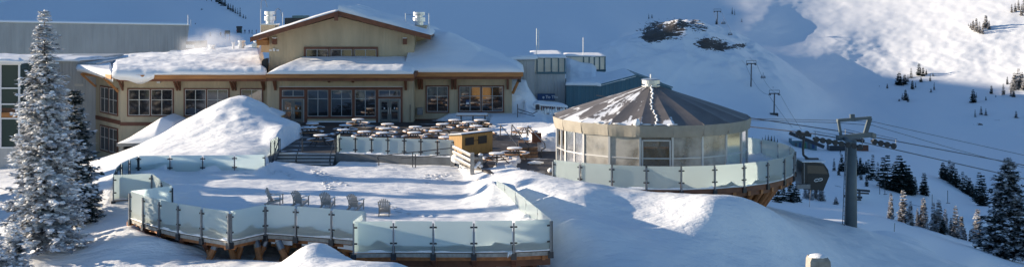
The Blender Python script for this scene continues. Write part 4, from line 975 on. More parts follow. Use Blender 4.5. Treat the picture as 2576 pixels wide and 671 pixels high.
# log fence
lf = thing('log_fence', (X(1136,82),82,-.6), 'grey split-rail fence with snow on its rails beside the yellow cabinet', 'fence')
q0 = P(1138, 400, 82.0); q1 = P(1188, 424, 78.6); q2 = P(1209, 425, 79.5)
def post_(q, h, w=.26): at(lf).box(q.x-w/2, q.x+w/2, q.y-w/2, q.y+w/2, q.z-.5, q.z+h).build('post', LOGW, lf)
post_(q0, 1.05); post_(q1, 1.05); post_(q2, .9)
for h in (.85, .5, .15):
    at(lf).tube(q0+Vector((0,0,h)), q1+Vector((0,0,h-.05)), .085).build('rail', LOGW, lf)
    at(lf).beam(q0+Vector((0,.02,h+.10)), q1+Vector((0,.02,h+.05)), .10, .05).build('snow', SNOWC, lf)
for h in (.7, .3): at(lf).tube(q1+Vector((0,0,h)), q2+Vector((0,0,h)), .085).build('rail', LOGW, lf)
m = at(lf)
for k in range(4): m.blob((q1.x+.2+k*.12, q1.y+.15*k, q1.z+.1+.12*(k%3)), .14, .14, .11, seed=k)
m.blob((q2.x, q2.y, q2.z+.95), .17, .17, .1, 3).blob((q0.x+.35, q0.y-.2, q0.z+.1), .45, .4, .35, 4).build('snow', SNOWC, lf, smooth=True)

# timber structure under the terrace
td = thing('timber_terrace', (-10,70,-1), 'raised timber terrace frame carrying the glass railings and deep snow', 'terrace')
m = at(td); n_ = len(poly)
m.prism([(x, y, -1.12) for x, y in poly], (0, 0, .18)); m.build('deck_platform', DECKW, td)
def rim(pts, z0, z1, off, w, matl, name):
    for a, b in zip(pts[:-1], pts[1:]):
        a = Vector((*a, 0)); b = Vector((*b, 0)); d = (b-a).normalized(); nn = Vector((d.y, -d.x, 0))
        m = at(td); m.prism([a+nn*off+Vector((0,0,z0)), b+nn*off+Vector((0,0,z0)), b+nn*off+Vector((0,0,z1)), a+nn*off+Vector((0,0,z1))], -nn*w); m.build(name, matl, td)
for seg in (lobe_pts, left_pts[::-1], front_pts, step_pts, mid_pts, fr_pts, side_pts[:3]): 
    rim(seg, -1.13, -.95, .02, .05, LOGW, 'edge_board'); rim(seg, -1.36, -1.14, -.28, .14, STRUT, 'rim_beam')
rim([(a[0]+.1, a[1]+1.0) for a in mid_pts], -1.75, -1.40, 0, .2, TIMBER, 'inner_beam')
rim([(a[0], a[1]+.9) for a in fr_pts], -1.8, -1.45, 0, .2, TIMBERD, 'inner_beam')
for seg in (mid_pts, fr_pts, front_pts):
    for a in seg[1:-1]:
        m = at(td); x, y = a; m.prism([(x-.11, y+.02, -1.14), (x-.11, y+1.6, -1.14), (x-.11, y+1.6, -1.95), (x-.11, y+1.2, -1.95)], (.22, 0, 0)); m.build('bracket', TIMBERD, td)
m = at(td)
for a, b in zip(mid_pts[:-1], mid_pts[1:]):
    m.prism([(a[0]+.25, a[1]+.25, -1.45), (b[0]-.25, b[1]+.25, -1.45), (b[0]-.25, b[1]+1.0, -1.38), (a[0]+.25, a[1]+1.0, -1.38)], (0,0,.22))
m.build('ledge_snow', SNOWC, td)
strut_at = [(545,58.9+2.2,-.6,0),(578,61.5,.5,.1),(610,61.8,-.35,.1),(645,61.6,.4,0),(672,62,-.7,.2),(700,61.2,.9,0),(730,62.2,-.6,.2),(760,62.0,.7,0),(520,62.0,.5,.1),(860,61.6,.7,0)]
for u, Y, lean, dy in strut_at:
    x = X(u, Y); m = at(td); m.tube((x, Y, -1.3), (x+lean, Y-.55, -2.75-.3*(u > 700)), .17, n=8); s_ = m.build('strut', STRUT, td)
    at(td).tube((x, Y, -1.22), (x+lean*.22, Y-.12, -1.6), .185, n=8).build('steel_shoe', GALV, s_)
for k, u in enumerate((900,960,1010,1075,1130,1180,1240,1310,1350)):
    x = X(u, 59); at(td).beam((x, 58.6, -1.4), (x+(.9 if k%2 else -.9), 60.4, -4.4), .24, .24).build('strut', TIMBERD, td)
rk = MB()
for k in range(46):
    x = random.uniform(X(1090,58.9), X(1345,58.9)); z = random.uniform(-3.2,-1.6); rk.blob((x, 60.6+random.uniform(-.3,.5)-.25*(z+1.6), z), random.uniform(.25,.55), .35, random.uniform(.14,.26), seed=k, n=7, m=4, rough=.4)
o = rk.build('rubble_wall', ROCK); tag(o, 'dark dry-stone rubble under the right end of the terrace', 'stone wall')
ic = thing('icicles', (X(1281,56.9),56.9,-1.1), 'small clump of icy snow hanging below the middle pane of the front railing', 'icicle')
at(ic).tube((X(1281,56.9),56.85,-.85),(X(1277,56.9),56.85,-1.12),.07,.01).tube((X(1287,56.9),56.85,-.85),(X(1284,56.9),56.85,-1.0),.06,.02).build('ice', ICE, ic, smooth=True)

# ================================================================== round pavilion
CX, CY, RR = 9.25, 79.5, 6.45
NS = 20; A0 = math.radians(-90-3.5-9)
pv = thing('round_pavilion', (CX, CY, 0), 'round tent pavilion with a grey fabric cone roof and cloudy vinyl walls', 'pavilion')
EZ = 3.45; APZ = 5.45
rm = bpy.data.materials.new('tent_roof_fabric'); rm.use_nodes = True
nt, N, L_ = nodes(rm); b = N['Principled BSDF']; b.inputs['Roughness'].default_value = .55
a1 = N.new('ShaderNodeAttribute'); a1.attribute_name = 'rad'; a2 = N.new('ShaderNodeAttribute'); a2.attribute_name = 'ang'; a3 = N.new('ShaderNodeAttribute'); a3.attribute_name = 'snowy'
cx = N.new('ShaderNodeCombineXYZ'); mu = N.new('ShaderNodeMath'); mu.operation = 'MULTIPLY'; mu.inputs[1].default_value = 9.; L_.new(a2.outputs['Fac'], mu.inputs[0]); L_.new(mu.outputs[0], cx.inputs[0]); L_.new(a1.outputs['Fac'], cx.inputs[1])
n = N.new('ShaderNodeTexNoise'); n.inputs['Scale'].default_value = .55; n.inputs['Detail'].default_value = 7; n.inputs['Roughness'].default_value = .6; n.inputs['Distortion'].default_value = .5; L_.new(cx.outputs[0], n.inputs['Vector'])
ad = N.new('ShaderNodeMath'); ad.operation = 'ADD'; L_.new(n.outputs[0], ad.inputs[0]); L_.new(a3.outputs['Fac'], ad.inputs[1])
r = N.new('ShaderNodeValToRGB'); r.color_ramp.elements[0].position = .80; r.color_ramp.elements[1].position = .84; L_.new(ad.outputs[0], r.inputs[0])
n2 = N.new('ShaderNodeTexNoise'); n2.inputs['Scale'].default_value = 1.4; n2.inputs['Detail'].default_value = 5; g = N.new('ShaderNodeNewGeometry'); L_.new(g.outputs['Position'], n2.inputs['Vector'])
r2 = N.new('ShaderNodeValToRGB'); r2.color_ramp.elements[0].color = (.10, .09, .085, 1); r2.color_ramp.elements[1].color = (.19, .17, .16, 1); L_.new(n2.outputs[0], r2.inputs[0])
mx = N.new('ShaderNodeMix'); mx.data_type = 'RGBA'; L_.new(r.outputs[0], mx.inputs[0]); L_.new(r2.outputs[0], mx.inputs[6]); mx.inputs[7].default_value = (.84, .85, .87, 1); L_.new(mx.outputs[2], b.inputs['Base Color'])
def pvp(k, r, z): t = A0+2*PI*k/NS; return Vector((CX+r*math.cos(t), CY+r*math.sin(t), z))
for k in range(NS):
    # one fabric gore, slightly hollow between its ribs
    V = []; Fc = []; rad = []; ang = []; sno = []; na, nr = 6, 14
    for j in range(nr+1):
        t = j/nr; r_ = RR*1.015*(1-t)+.35*t
        for i in range(na+1):
            s = i/na; p = pvp(k, r_, 0).lerp(pvp(k+1, r_, 0), s); zc = EZ + (APZ-EZ)*(t**.94) - .09*math.sin(PI*s)*(1-t)*.9*math.sin(PI*min(1,.25+t))
            V.append((p.x-CX, p.y-CY, zc)); th = (k+s)/NS*2*PI; rad.append(r_); ang.append(th)
            lf_ = max(0, math.cos(A0+th-math.radians(-150)))   # the wind left more snow on the side that faces left and front
            sno.append(.075+.13*lf_*(.4+.6*(k in (15,16,17,18,19,0,1))) + (.14*max(0, 1-abs(t-.05)/.12) if k in (0,1,19,3) else 0) + (.10 if k in (17,18) else 0) - (.12 if 3 < k < 14 else 0) + .06*(abs(s-.5) > .42))
    n1 = na+1; Fc = [(j*n1+i, j*n1+i+1, (j+1)*n1+i+1, (j+1)*n1+i) for j in range(nr) for i in range(na)]
    m = MB(); m.add(V, Fc); o = m.build('roof_panel', rm, pv)
    for nm, vals in (('rad', rad), ('ang', ang), ('snowy', sno)):
        a_ = o.data.attributes.new(nm, 'FLOAT', 'POINT'); a_.data.foreach_set('value', vals)
    m = at(pv); m.tube(pvp(k, RR*1.015, EZ+.0), pvp(k, .35, APZ+.01), .022, n=5, cap=False).build('rib', RIBM, pv)
    # valance, tilting in a little
    a_, b_ = pvp(k, RR*1.02, EZ), pvp(k+1, RR*1.02, EZ); c_, d_ = pvp(k, RR*1.0, EZ-.72), pvp(k+1, RR*1.0, EZ-.72)
    m = at(pv); V = []; Fc = []
    for j in range(5):
        t = j/4
        for i in range(9):
            s = i/8; p = a_.lerp(b_, s).lerp(c_.lerp(d_, s), t); out = Vector((p.x-CX, p.y-CY, 0)).normalized(); V.append(tuple(p+out*(.03*math.sin(s*PI*3+k)*t + .02*math.sin(t*PI))))
    Fc = [(j*9+i, (j+1)*9+i, (j+1)*9+i+1, j*9+i+1) for j in range(4) for i in range(8)]
    m.add(V, Fc).build('valance', FABRIC, pv, smooth=False)
    # wall bay
    w0, w1 = pvp(k, RR*.975, 0), pvp(k+1, RR*.975, 0)
    ctr = (w0+w1)/2; out = Vector((ctr.x-CX, ctr.y-CY, 0)).normalized(); door = (k == 0)
    clear = k in (16, 17, 3) or door
    m = at(pv)
    m.prism([w0+Vector((0,0,.05)), w1+Vector((0,0,.05)), w1+Vector((0,0,2.9)), w0+Vector((0,0,2.9))], -out*.012); m.build('wall_panel', VCLEAR if clear else VINYL, pv)
    m = at(pv); m.beam(w0+out*.03+Vector((0,0,0)), w0+out*.03+Vector((0,0,2.8)), .13, .08, up=out); m.build('frame_post', ALU, pv)
    m = at(pv)
    zr_ = 1.42
    m.beam(w0+out*.02+Vector((0,0,zr_)), w1+out*.02+Vector((0,0,zr_)), .05, .07); m.build('frame_rail', ALU, pv); m = at(pv); m.beam(w0+out*.02+Vector((0,0,.06)), w1+out*.02+Vector((0,0,.06)), .05, .1)
    m.build('frame_rail', ALU, pv)
    if door:
        d0, d1 = w0.lerp(w1, .07), w0.lerp(w1, .93); m = at(pv)
        m.beam(d0+out*.06, d0+out*.06+Vector((0,0,2.55)), .09, .06, up=out).beam(d1+out*.06, d1+out*.06+Vector((0,0,2.55)), .09, .06, up=out).beam(d0+out*.06+Vector((0,0,2.52)), d1+out*.06+Vector((0,0,2.52)), .06, .09).beam(w0.lerp(w1,.5)+out*.06, w0.lerp(w1,.5)+out*.06+Vector((0,0,.95)), .04, .04, up=out)
        m.build('door_frame', ALU, pv)
    if k in (16, 17):
        m = at(pv); q = w0.lerp(w1, .5); m.beam(q+out*.03, q+out*.03+Vector((0,0,2.8)), .07, .05, up=out).build('mullion', WHITE, pv)
m = at(pv); m.lathe([(RR*.96,.0),(RR*.96,.04)], (CX, CY, .004), 20); m.build('floor', DECKW, pv)
m = at(pv); m.lathe([(.62,0),(.62,.06),(.40,.08),(.40,.14),(.60,.17),(.60,.42),(.66,.44),(.5,.50)], (CX, CY, APZ-.05), 20); m.build('roof_cap', VENT, pv)
at(pv).tube((CX,CY,APZ+.5),(CX,CY,APZ+.75),.05).build('finial', WHITE, pv)
m = at(pv)
prev = None
for i in range(26):   # snow lodged in the fold right of the door bay
    t = i/25; k_ = .45 + .1*math.sin(t*9); r_ = RR*(1-t)*.98+.5*t; p = pvp(k_, r_, EZ+(APZ-EZ)*t+.0)
    m.blob((p.x+.05*math.sin(i*2.3), p.y, p.z-.02), .05+.05*abs(math.sin(i*1.7)), .15, .07, seed=i, n=7, m=4)
for k in (-1.35,-.7,.2,.55,1.0): 
    p = pvp(k, RR*.985, EZ+.06); at(pv).blob(tuple(p), .34, .16, .045, seed=int(k*10), n=8, m=4).build('roof_snow', SNOWC, pv, smooth=True)
at(pv).blob(tuple(pvp(-.1, RR*1.0, EZ+.15)), .24, .22, .24, seed=5).build('roof_snow', SNOWC, pv, smooth=True)
m.build('roof_snow', SNOWC, pv, smooth=True)
# inside: bar, stools, stove glow is left out
bar = thing('bar_counter', (CX, CY+1.5, .05), 'wooden bar counter seen dimly inside the round pavilion', 'bar counter')
at(bar).box(CX-2.6, CX+2.2, CY+.8, CY+1.5, .05, 1.1).build('body', SHEDW, bar); at(bar).box(CX-2.7, CX+2.3, CY+.65, CY+1.6, 1.103, 1.17).build('top', TABLEW, bar)
for k, x in enumerate((-4.4, -2.9, 3.6, 4.6)):
    t_ = thing('bistro_table', (CX+x, CY-1.8-(k%2)*1.1 if abs(x) < 4 else CY-1.4, .05), ['round bistro table behind the leftmost clear pavilion window','round bistro table just left of the pavilion door','round bistro table right of the pavilion door','round bistro table behind the right clear pavilion window'][k], 'table')
    MB().lathe([(.42,0),(.42,.04)], (0,0,.74), 14).build('tabletop', TABLEW, t_); MB().tube((0,0,.03),(0,0,.738),.04).build('leg', STEEL, t_); MB().lathe([(.25,0),(.2,.03)], (0,0,0), 12).build('base', STEEL, t_)
# pavilion deck
RD_ = 9.35
pdk = thing('pavilion_deck', (CX, CY, -1), 'round timber deck on raking logs under the pavilion', 'deck')
arc = [(CX+RD_*math.cos(math.radians(a)), CY+RD_*math.sin(math.radians(a))) for a in range(-136, 76, 6)]
m = at(pdk); m.prism([(x, y, -.28) for x, y in arc]+[(CX-1, CY+9, -.28), (CX-7.5, CY+3, -.28)], (0,0,.274)); m.build('deck_platform', DECKW, pdk)
V = []; Fc = []
for a in range(-110, 76, 3):
    t = math.radians(a)
    for rr_, zz_ in ((RD_+.03,-.02),(RD_+.03,-.30),(RD_-.2,-.30),(RD_-.2,-.62),(RD_-.6,-.62)): V.append((CX+rr_*math.cos(t), CY+rr_*math.sin(t), zz_))
nn = len(V)//5; Fc = [(j*5+i, j*5+i+1, (j+1)*5+i+1, (j+1)*5+i) for j in range(nn-1) for i in range(4)]
at(pdk).add(V, Fc).build('rim_beam', TIMBERD, pdk)
for a in range(-78, 60, 7):
    t = math.radians(a); c_, s_ = math.cos(t), math.sin(t)
    at(pdk).beam((CX+(RD_-.1)*c_, CY+(RD_-.1)*s_, -.45), (CX+5*c_, CY+5*s_, -.5), .22, .3).build('joist', STRUT, pdk)
    at(pdk).tube((CX+(RD_-.9)*c_, CY+(RD_-.9)*s_, -.6), (CX+(RD_-3.4)*c_, CY+(RD_-3.4)*s_, -4.2), .19, n=8).build('strut', STRUT, pdk)
arcp = [(CX+RD_*math.cos(math.radians(a)), CY+RD_*math.sin(math.radians(a))) for a in [-136+12.6*k for k in range(17)]]
railing('glass_railing', arcp, .02, 1.38, 'curved ring of frosted glass panes around the round pavilion', outward=1)
m = MB(); V = []
for j in range(9):
    for i in range(60):
        a = math.radians(-75+i*2.3); r_ = 6.9+(RD_-6.95)*j/8; x, y = CX+r_*math.cos(a), CY+r_*math.sin(a)
        h = .03+.62*max(0, fbm(x, y, .45, 14)+.25)*(j/8)**1.3 + (.25 if math.degrees(a) > 10 else 0)*math.sin(PI*min(1,j/8+.1)); V.append((x, y, h))
m.add(V, [(j*60+i, (j+1)*60+i, (j+1)*60+i+1, j*60+i+1) for j in range(8) for i in range(59)])
o = m.build('snow', SNOWC, smooth=True); struct(o, 'snow drifted along the pavilion deck railing')

# ================================================================== picnic tables
def make_table(label):
    t = thing('picnic_table', (0,0,0), label, 'picnic table', 'round picnic tables on the patio')
    ng = 8; c = [(.60*math.cos(2*PI*(i+.5)/ng), .60*math.sin(2*PI*(i+.5)/ng)) for i in range(ng)]
    tt = MB().prism([(x, y, .70) for x, y in c], (0,0,.055)).build('tabletop', TABLEW, t)
    m = MB(); n = 16
    m.lathe([(.57,0),(.58,.03),(.52,.055),(.3,.065)], (0,0,.758), 16).build('snow', SNOWC, tt, smooth=True)
    for q in range(4):
        snowy_seat = q != 2
        V = []; a0 = PI/2*q+.10; a1 = PI/2*(q+1)-.10; na = 6
        for i in range(na+1):
            a = a0+(a1-a0)*i/na
            for r_, z_ in ((.88,.40),(1.12,.40),(1.12,.45),(.88,.45)): V.append((r_*math.cos(a), r_*math.sin(a), z_))
        Fc = [(i*4+k, (i+1)*4+k, (i+1)*4+(k+1)%4, i*4+(k+1)%4) for i in range(na) for k in range(4)] + [(0,1,2,3), (na*4+3,na*4+2,na*4+1,na*4)]
        s_ = MB().add(V, Fc).build('seat', TABLEW, t)
        V = []
        for i in range(na+1):
            a = a0+(a1-a0)*i/na; k = .5 if i in (0, na) else 1
            for r_, z_ in ((.88,.452),(.92,.452+.03*k),(1.08,.452+.035*k),(1.12,.452)): V.append((r_*math.cos(a), r_*math.sin(a), z_))
        if snowy_seat: MB().add(V, [(i*4+k, (i+1)*4+k, (i+1)*4+k+1, i*4+k+1) for i in range(na) for k in range(3)]).build('snow', SNOWC, s_, smooth=True)
        am = (a0+a1)/2; cxx, sxx = math.cos(am), math.sin(am)
        MB().beam((.18*cxx,.18*sxx,.69),(.95*cxx,.95*sxx,.02),.06,.06).beam((.3*cxx,.3*sxx,.37),(1.1*cxx,1.1*sxx,.37),.05,.06).build('leg', TABLEF, t)
    return t
tabs = [(786,310,'rearmost of three at the far left'),(782,319.5,'middle of three at the far left'),(806,339,'nearest the top of the steps'),
 (901,299,'standing against the lodge windows between the two doors'),(869,314,'rear of the pair behind the left end of the screen'),(864,325,'front of the pair behind the left end of the screen'),(917,330,'just behind the third pane of the patio screen'),
 (975,311,'rearmost of three before the right hand doors'),(969,322,'middle of three before the right hand doors'),(963,333,'frontmost of three before the right hand doors'),
 (1045,318,'rear one of the pair in the middle of the patio'),(1042,332,'front one of the pair in the middle of the patio'),(1096,328,'with orange bench edge left of the yellow cabinet'),(1121,344,'directly behind the right end of the patio screen'),
 (1113,311,'in front of the narrow right wing window'),(1144,301,'in blue shade below the wide right wing window'),(1179,306,'in shade, beside the snow drift under the wide window'),(1208,301,'farthest right against the drift at the lodge'),
 (1198,316,'behind the yellow cabinet, farther one'),(1219,323.5,'behind the yellow cabinet, nearer one'),(1250,384,'in front and right of the yellow cabinet'),(1295,371,'with green legs beside the right hand steps'),(1319,320,'standing on the raised landing with leaning snow')]
T0 = None
for k, (u, v, lab) in enumerate(tabs):
    z = .05 if k != 22 else .75
    Y = (HC-.8-z+.05)*F/v
    if T0 is None: T0 = make_table(''); t = T0
    else: t = copy_tree(T0)
    t.location = (X(u,Y), Y, z-.05); t.scale = (.94, .94, 1); t.rotation_euler.z = random.uniform(0, PI/2)
    t.location.z = 0 if k != 22 else .75
    t['label'] = 'round picnic table ' + lab

# yellow cabinet
cab = thing('bar_cabinet', (X(1190,87),87,0), 'yellow pine outdoor bar cabinet with two black panels on the patio edge', 'cabinet')
c0 = Vector((X(1162,85.2),85.2,0)); c1 = Vector((X(1239,87.6),87.6,0)); exx = (c1-c0).normalized(); eyy = Vector((-exx.y, exx.x, 0)); Lc = (c1-c0).length
fr_ = (c0-Vector(cab.location), exx, eyy, Vector((0,0,1)))
MB(*fr_).prism([(0,0,.0),(0,1.3,.0),(0,1.3,1.35),(0,0,1.50)], (Lc,0,0)).build('body', SHEDW, cab)
MB(*fr_).prism([(-.08,-.08,1.505),(-.08,1.4,1.36),(-.08,1.4,1.42),(-.08,-.08,1.56)], (Lc+.16,0,0)).build('lid', BLACK, cab)
MB(*fr_).prism([(-.04,-.02,1.565),(-.04,1.38,1.425),(-.04,1.3,1.48),(-.04,.1,1.60)], (Lc+.08,0,0)).build('snow', SNOWC, cab)
for a in (.10, .52):
    p_ = MB(*fr_).box(Lc*a, Lc*(a+.28), -.03, -.003, .72, 1.28).build('panel', BLACK, cab)
    hx_ = Lc*(a+.31) if a < .3 else Lc*(a-.03)
    MB(*fr_).box(hx_-.06, hx_+.06, -.045, -.003, .98, 1.04).build('latch', BLACK, cab)
# steps and rails right of the cabinet
rs = thing('timber_landing', (X(1330,87),87,0), 'low timber landing and steps right of the picnic tables', 'steps')
for k in range(3): at(rs).box(X(1305,86)+k*.0, X(1352,86), 84.2+k*.45, 89.5, .0+k*.22+.002, .2+k*.22).build('tread', DECKW, rs)
at(rs).box(X(1338,88),X(1362,88),87.9,88.1,.67,1.35).build('back_board', TRIM, rs)
for k, u in enumerate((1303, 1344)):
    hh = [(X(u-2,84.6),84.6,.0),(X(u-2,84.6),84.6,.85),(X(u-6,84.9),84.9,.98),(X(u-44 if k == 0 else u-38,89),89.5,1.75),(X(u-45 if k == 0 else u-40,89),89.5,.9)]
    if k == 1: hh = [(X(1362,84.4),84.4,.0),(X(1362,84.4),84.4,.55),(X(1372,84.4),84.4,.7),(X(1370,84.4),84.4,1.0),(X(1328,89),89,1.75),(X(1325,89),89,.8)]
    handrail('pipe_handrail', hh, label=['dark pipe handrail left of the timber landing steps','dark pipe handrail right of the timber landing steps'][k], r=.04)
handrail('pipe_handrail', [(X(1329,85),85,.1),(X(1329,85),85,.85),(X(1322,85),85,1.0),(X(1288,89),89,1.85),(X(1286,89),89,.7)], label='dark pipe handrail in the middle of the timber landing steps', r=.04)
m = MB(); m.blob((X(1348,81),81,.1),.55,.2,.14,2).blob((X(1385,77),77,.15),.2,.2,.16,3)
o = m.build('snow_lump', SNOWC, smooth=True); struct(o, 'snow lumps left of the pavilion')

# meter tank by the lodge wall, snow bench
sb = thing('covered_bench', (X(1205,107.8),107.8,0), 'long snow-covered bench under the wide right wing window', 'bench')
at(sb).box(X(1148,107.8), X(1228,107.8), 107.4, 108.2, .70, .78).build('bench_top', TABLEW, sb)
at(sb).box(X(1148,107.8), X(1226,107.8), 107.38, 108.22, .783, .93).build('snow', SNOWC, sb)
for u in (1160, 1190, 1220): at(sb).box(X(u,107.8)-.05, X(u,107.8)+.05, 107.5, 108.1, 0, .697).build('leg', TABLEF, sb)
hb = thing('hut_counter', (X(703,104),104,0), 'small brown counter poking from the drift beside the left doors', 'counter')
at(hb).box(X(690,104), X(707,104), 102.5, 105.5, -.2, 1.05).build('body', SHEDW, hb)
at(hb).prism([(X(672,104),102.3,1.5),(X(709,104),102.3,1.05),(X(709,104),105.7,1.05),(X(672,104),105.7,1.5)], (0,0,.16)).build('snow', SNOWC, hb)

# ================================================================== wooden armchairs
def make_chair(label):
    t = thing('wooden_armchair', (0,0,0), label, 'armchair', 'wooden armchairs on the terrace')
    for i in range(7):
        k = i-3; x0_ = k*.075; x1_ = k*.108; h = 1.02-.018*k*k
        MB().beam((x0_, -.22, .22), (x1_, -.56, h), .072, .022, up=(0,1,0)).build('back_slat', WEATHER, t)
    for i in range(5):
        y = .40-i*.125; MB().box(-.27, .27, y-.05, y+.05, .36-i*.032-.02, .36-i*.032).build('seat_slat', WEATHER, t)
    for s in (-1, 1):
        a = MB(); a.prism([(s*.30-.07,.44,.58),(s*.30+.07,.44,.58),(s*.30+.06,-.42,.58),(s*.30-.04,-.42,.58)], (0,0,.025)).build('arm', WEATHER, t)
        MB().box(s*.30-.025, s*.30+.025, .34, .40, 0, .578).build('leg', WEATHER, t)
        MB().beam((s*.30, .36, .30), (s*.30, -.62, .04), .03, .12).build('side_rail', WEATHER, t)
        MB().beam((s*.29, -.36, .0), (s*.29, -.36, .57), .05, .05).build('leg', WEATHER, t)
        m = MB(); m.blob((s*.30, .22, .62), .085, .20, .045, seed=s+3).blob((s*.30, -.1, .61), .06, .15, .03, seed=s+5); m.build('snow', SNOWC, t, smooth=True)
    MB().box(-.31, .31, -.45, -.42, .50, .56).build('back_rail', WEATHER, t); MB().box(-.30, .30, -.34, -.31, .20, .27).build('back_rail', WEATHER, t); MB().beam((-.3,-.515,.84),(.3,-.515,.84),.03,.05).build('back_rail', WEATHER, t)
    m = MB(); m.blob((0, .12, .36), .26, .26, .07, seed=2); m.build('snow', SNOWC, t, smooth=True)
    return t
chairs = [(693,513,-95,'weathered slatted armchair turned sideways, leftmost of the five'),(757,517,-25,'weathered slatted armchair second from the left of five on the terrace'),(825,521,-12,'weathered slatted armchair in the middle of the five'),(896,526,-22,'weathered slatted armchair second from the right, its arm touching the glass line'),(967,539,2,'weathered slatted armchair standing apart at the right end of the row')]
C0 = None
for u, v, rz, lab in chairs:
    x, y = DY(u, v)
    if C0 is None: C0 = make_chair(lab); c = C0
    else: c = copy_tree(C0)
    c.location = (x, y, DZ(x, y)-.02); c.rotation_euler.z = math.radians(rz); c['label'] = lab; c.scale = (.94,.94,.96)

# ================================================================== conifers
def conifer(h, r, seed, nlev, nbr, npt, blade, bw, shape=.85, base=.04, droop=.30, snowload=0):
    rnd = random.Random(seed); V = []; Fc = []; S = MB()
    for i in range(nlev):
        t = (i+rnd.uniform(-.3,.3))/nlev; t = min(max(t, 0), .985); z = h*(base+(1-base)*t)
        rad = (r*(1-t)**shape)*rnd.uniform(.72,1.12)+.05*h/10
        nb = max(3, int(nbr*(1-t*.55))); ph = rnd.uniform(0, 6.3)
        for b in range(nb):
            a = ph+2*PI*b/nb+rnd.uniform(-.25,.25); L = rad*rnd.uniform(.65,1.15); dr = droop*rnd.uniform(.6,1.4)
            ca, sa = math.cos(a), math.sin(a); n = max(2, int(npt*(.35+L/r)))
            for k in range(n):
                s = (k+.6)/n; px, py = ca*L*s, sa*L*s; pz = z - dr*L*s + .22*L*s*s
                for q in range(4):
                    da = a+rnd.uniform(-1.25,1.25); bl = blade*rnd.uniform(.6,1.3)*(1-.35*s)*(.45+.55*min(1, L/r+.3)); el = rnd.uniform(-.55,.25)
                    dx, dy, dz = math.cos(da)*math.cos(el)*bl, math.sin(da)*math.cos(el)*bl, math.sin(el)*bl
                    w = bw*rnd.uniform(.7,1.3)*bl; tz = rnd.uniform(-.5,.5); wx, wy, wz = -math.sin(da)*w, math.cos(da)*w, tz*w
                    j = len(V); V += [(px-wx*.4, py-wy*.4, pz-wz*.4), (px+dx*.55-wx, py+dy*.55-wy, pz+dz*.55-wz), (px+dx, py+dy, pz+dz), (px+dx*.55+wx, py+dy*.55+wy, pz+dz*.55+wz), (px+wx*.4, py+wy*.4, pz+wz*.4)]
                    Fc.append((j, j+1, j+2, j+3, j+4))
                if snowload and s > .35 and rnd.random() < snowload*(1.15-t):
                    q_ = rnd.uniform(.06,.15)*(1-t*.45)*(1. if h < 12.85 else 2)
                    S.blob((px+rnd.uniform(-.1,.1), py+rnd.uniform(-.1,.1), pz+.07), q_*1.3, q_*1.3, q_*.55, seed=rnd.random()*50, n=7, m=4, rough=.3)
    m = MB(); m.add(V, Fc); return m, S
def big_tree(u, v, Y, h, r, label, foil, seed, snowload, zfix=None, name='frosted_spruce', **kw):
    p = P(u, v, Y); t = thing(name, p, label, 'spruce tree')
    m, S = conifer(h, r, seed, snowload=snowload, **kw); m.cur = 1; m.add(S.v, S.f); m.build('crown', [foil, SNOWC], t)
    MB().tube((0,0,-.5), (0,0,h*.97), max(.06, h*.016), .015, n=8).build('trunk', BARK, t)
    return t
big_tree(112, 628, 63, 12.8, 2.3, 'tallest frosted spruce, white with rime, at the left', FOL_RIME, 11, .34, nlev=54, nbr=18, npt=10, blade=.44, bw=.24, shape=.72)
big_tree(188, 556, 70, 7.9, 1.85, 'darker spruce with light snow just right of the tall rimed one', FOL_MIX, 12, .16, nlev=38, nbr=17, npt=9, blade=.42, bw=.25, shape=.66)
big_tree(34, 668, 60, 2.7, .85, 'small rimed spruce at the bottom left corner', FOL_RIME, 13, .3, nlev=16, nbr=10, npt=5, blade=.34, bw=.28)
big_tree(-6, 690, 59, 2.2, .9, 'small rimed spruce cut by the left edge of the view', FOL_RIME, 14, .35, nlev=14, nbr=10, npt=5, blade=.34, bw=.28)
big_tree(150, 600, 66, 2.0, .9, 'low rimed sapling at the foot of the tall spruces', FOL_RIME, 15, .35, nlev=12, nbr=10, npt=5, blade=.34, bw=.28)
bt = big_tree(2536, 641, 156, 12.9, 4.5, 'largest dark spruce at the right edge below the ropes', foliage('snow_dusted_needles', (.02,.034,.032), (.10,.11,.12), .35, .06), 16, .10, name='dark_spruce', nlev=40, nbr=15, npt=8, blade=.95, bw=.26, shape=.72)

def small_variant(h, r, seed, nlev=14, nbr=9, npt=3, blade=.9):
    m, _ = conifer(h, r, seed, nlev, nbr, npt, blade*r/1.6, .42, shape=.8, base=.03); m.tube((0,0,-1),(0,0,h*.6), h*.02, .02, n=5); return m
VARD = []; VARF = []
for k in range(5):
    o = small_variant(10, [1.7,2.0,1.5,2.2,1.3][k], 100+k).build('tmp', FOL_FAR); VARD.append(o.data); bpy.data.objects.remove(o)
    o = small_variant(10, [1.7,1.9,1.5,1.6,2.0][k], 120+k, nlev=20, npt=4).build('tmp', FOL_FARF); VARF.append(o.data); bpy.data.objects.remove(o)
def far_tree(u, v, hpx, label, group, frosted=False, wide=1., base=None):
    p = base or (KP(u, v) if 1500 < u < 2150 and v < 330 else FP(u, v)); s = hpx*p.y/F/10.; me_ = (VARF if frosted else VARD)[random.randrange(5)]
    o = bpy.data.objects.new('spruce', me_); C.objects.link(o); o.location = p; o.scale = (s*wide, s*wide, s); o.rotation_euler.z = random.uniform(0, 6.28)
    tag(o, label, 'spruce tree', group); return o
def cluster(lst, desc, group, frosted=False):
    lst = sorted(lst, key=lambda a: a[0]); n = len(lst)
    for k, a in enumerate(lst):
        u, v, h = a[:3]; w = a[3] if len(a) > 3 else 1.
        lab = ('%s from left among %s' % (ORD[k], desc)) if k < 20 else ('%s from right among %s' % (ORD[n-1-k], desc) if n-k <= 20 else desc)
        far_tree(u, v, h, lab, group, frosted, w)
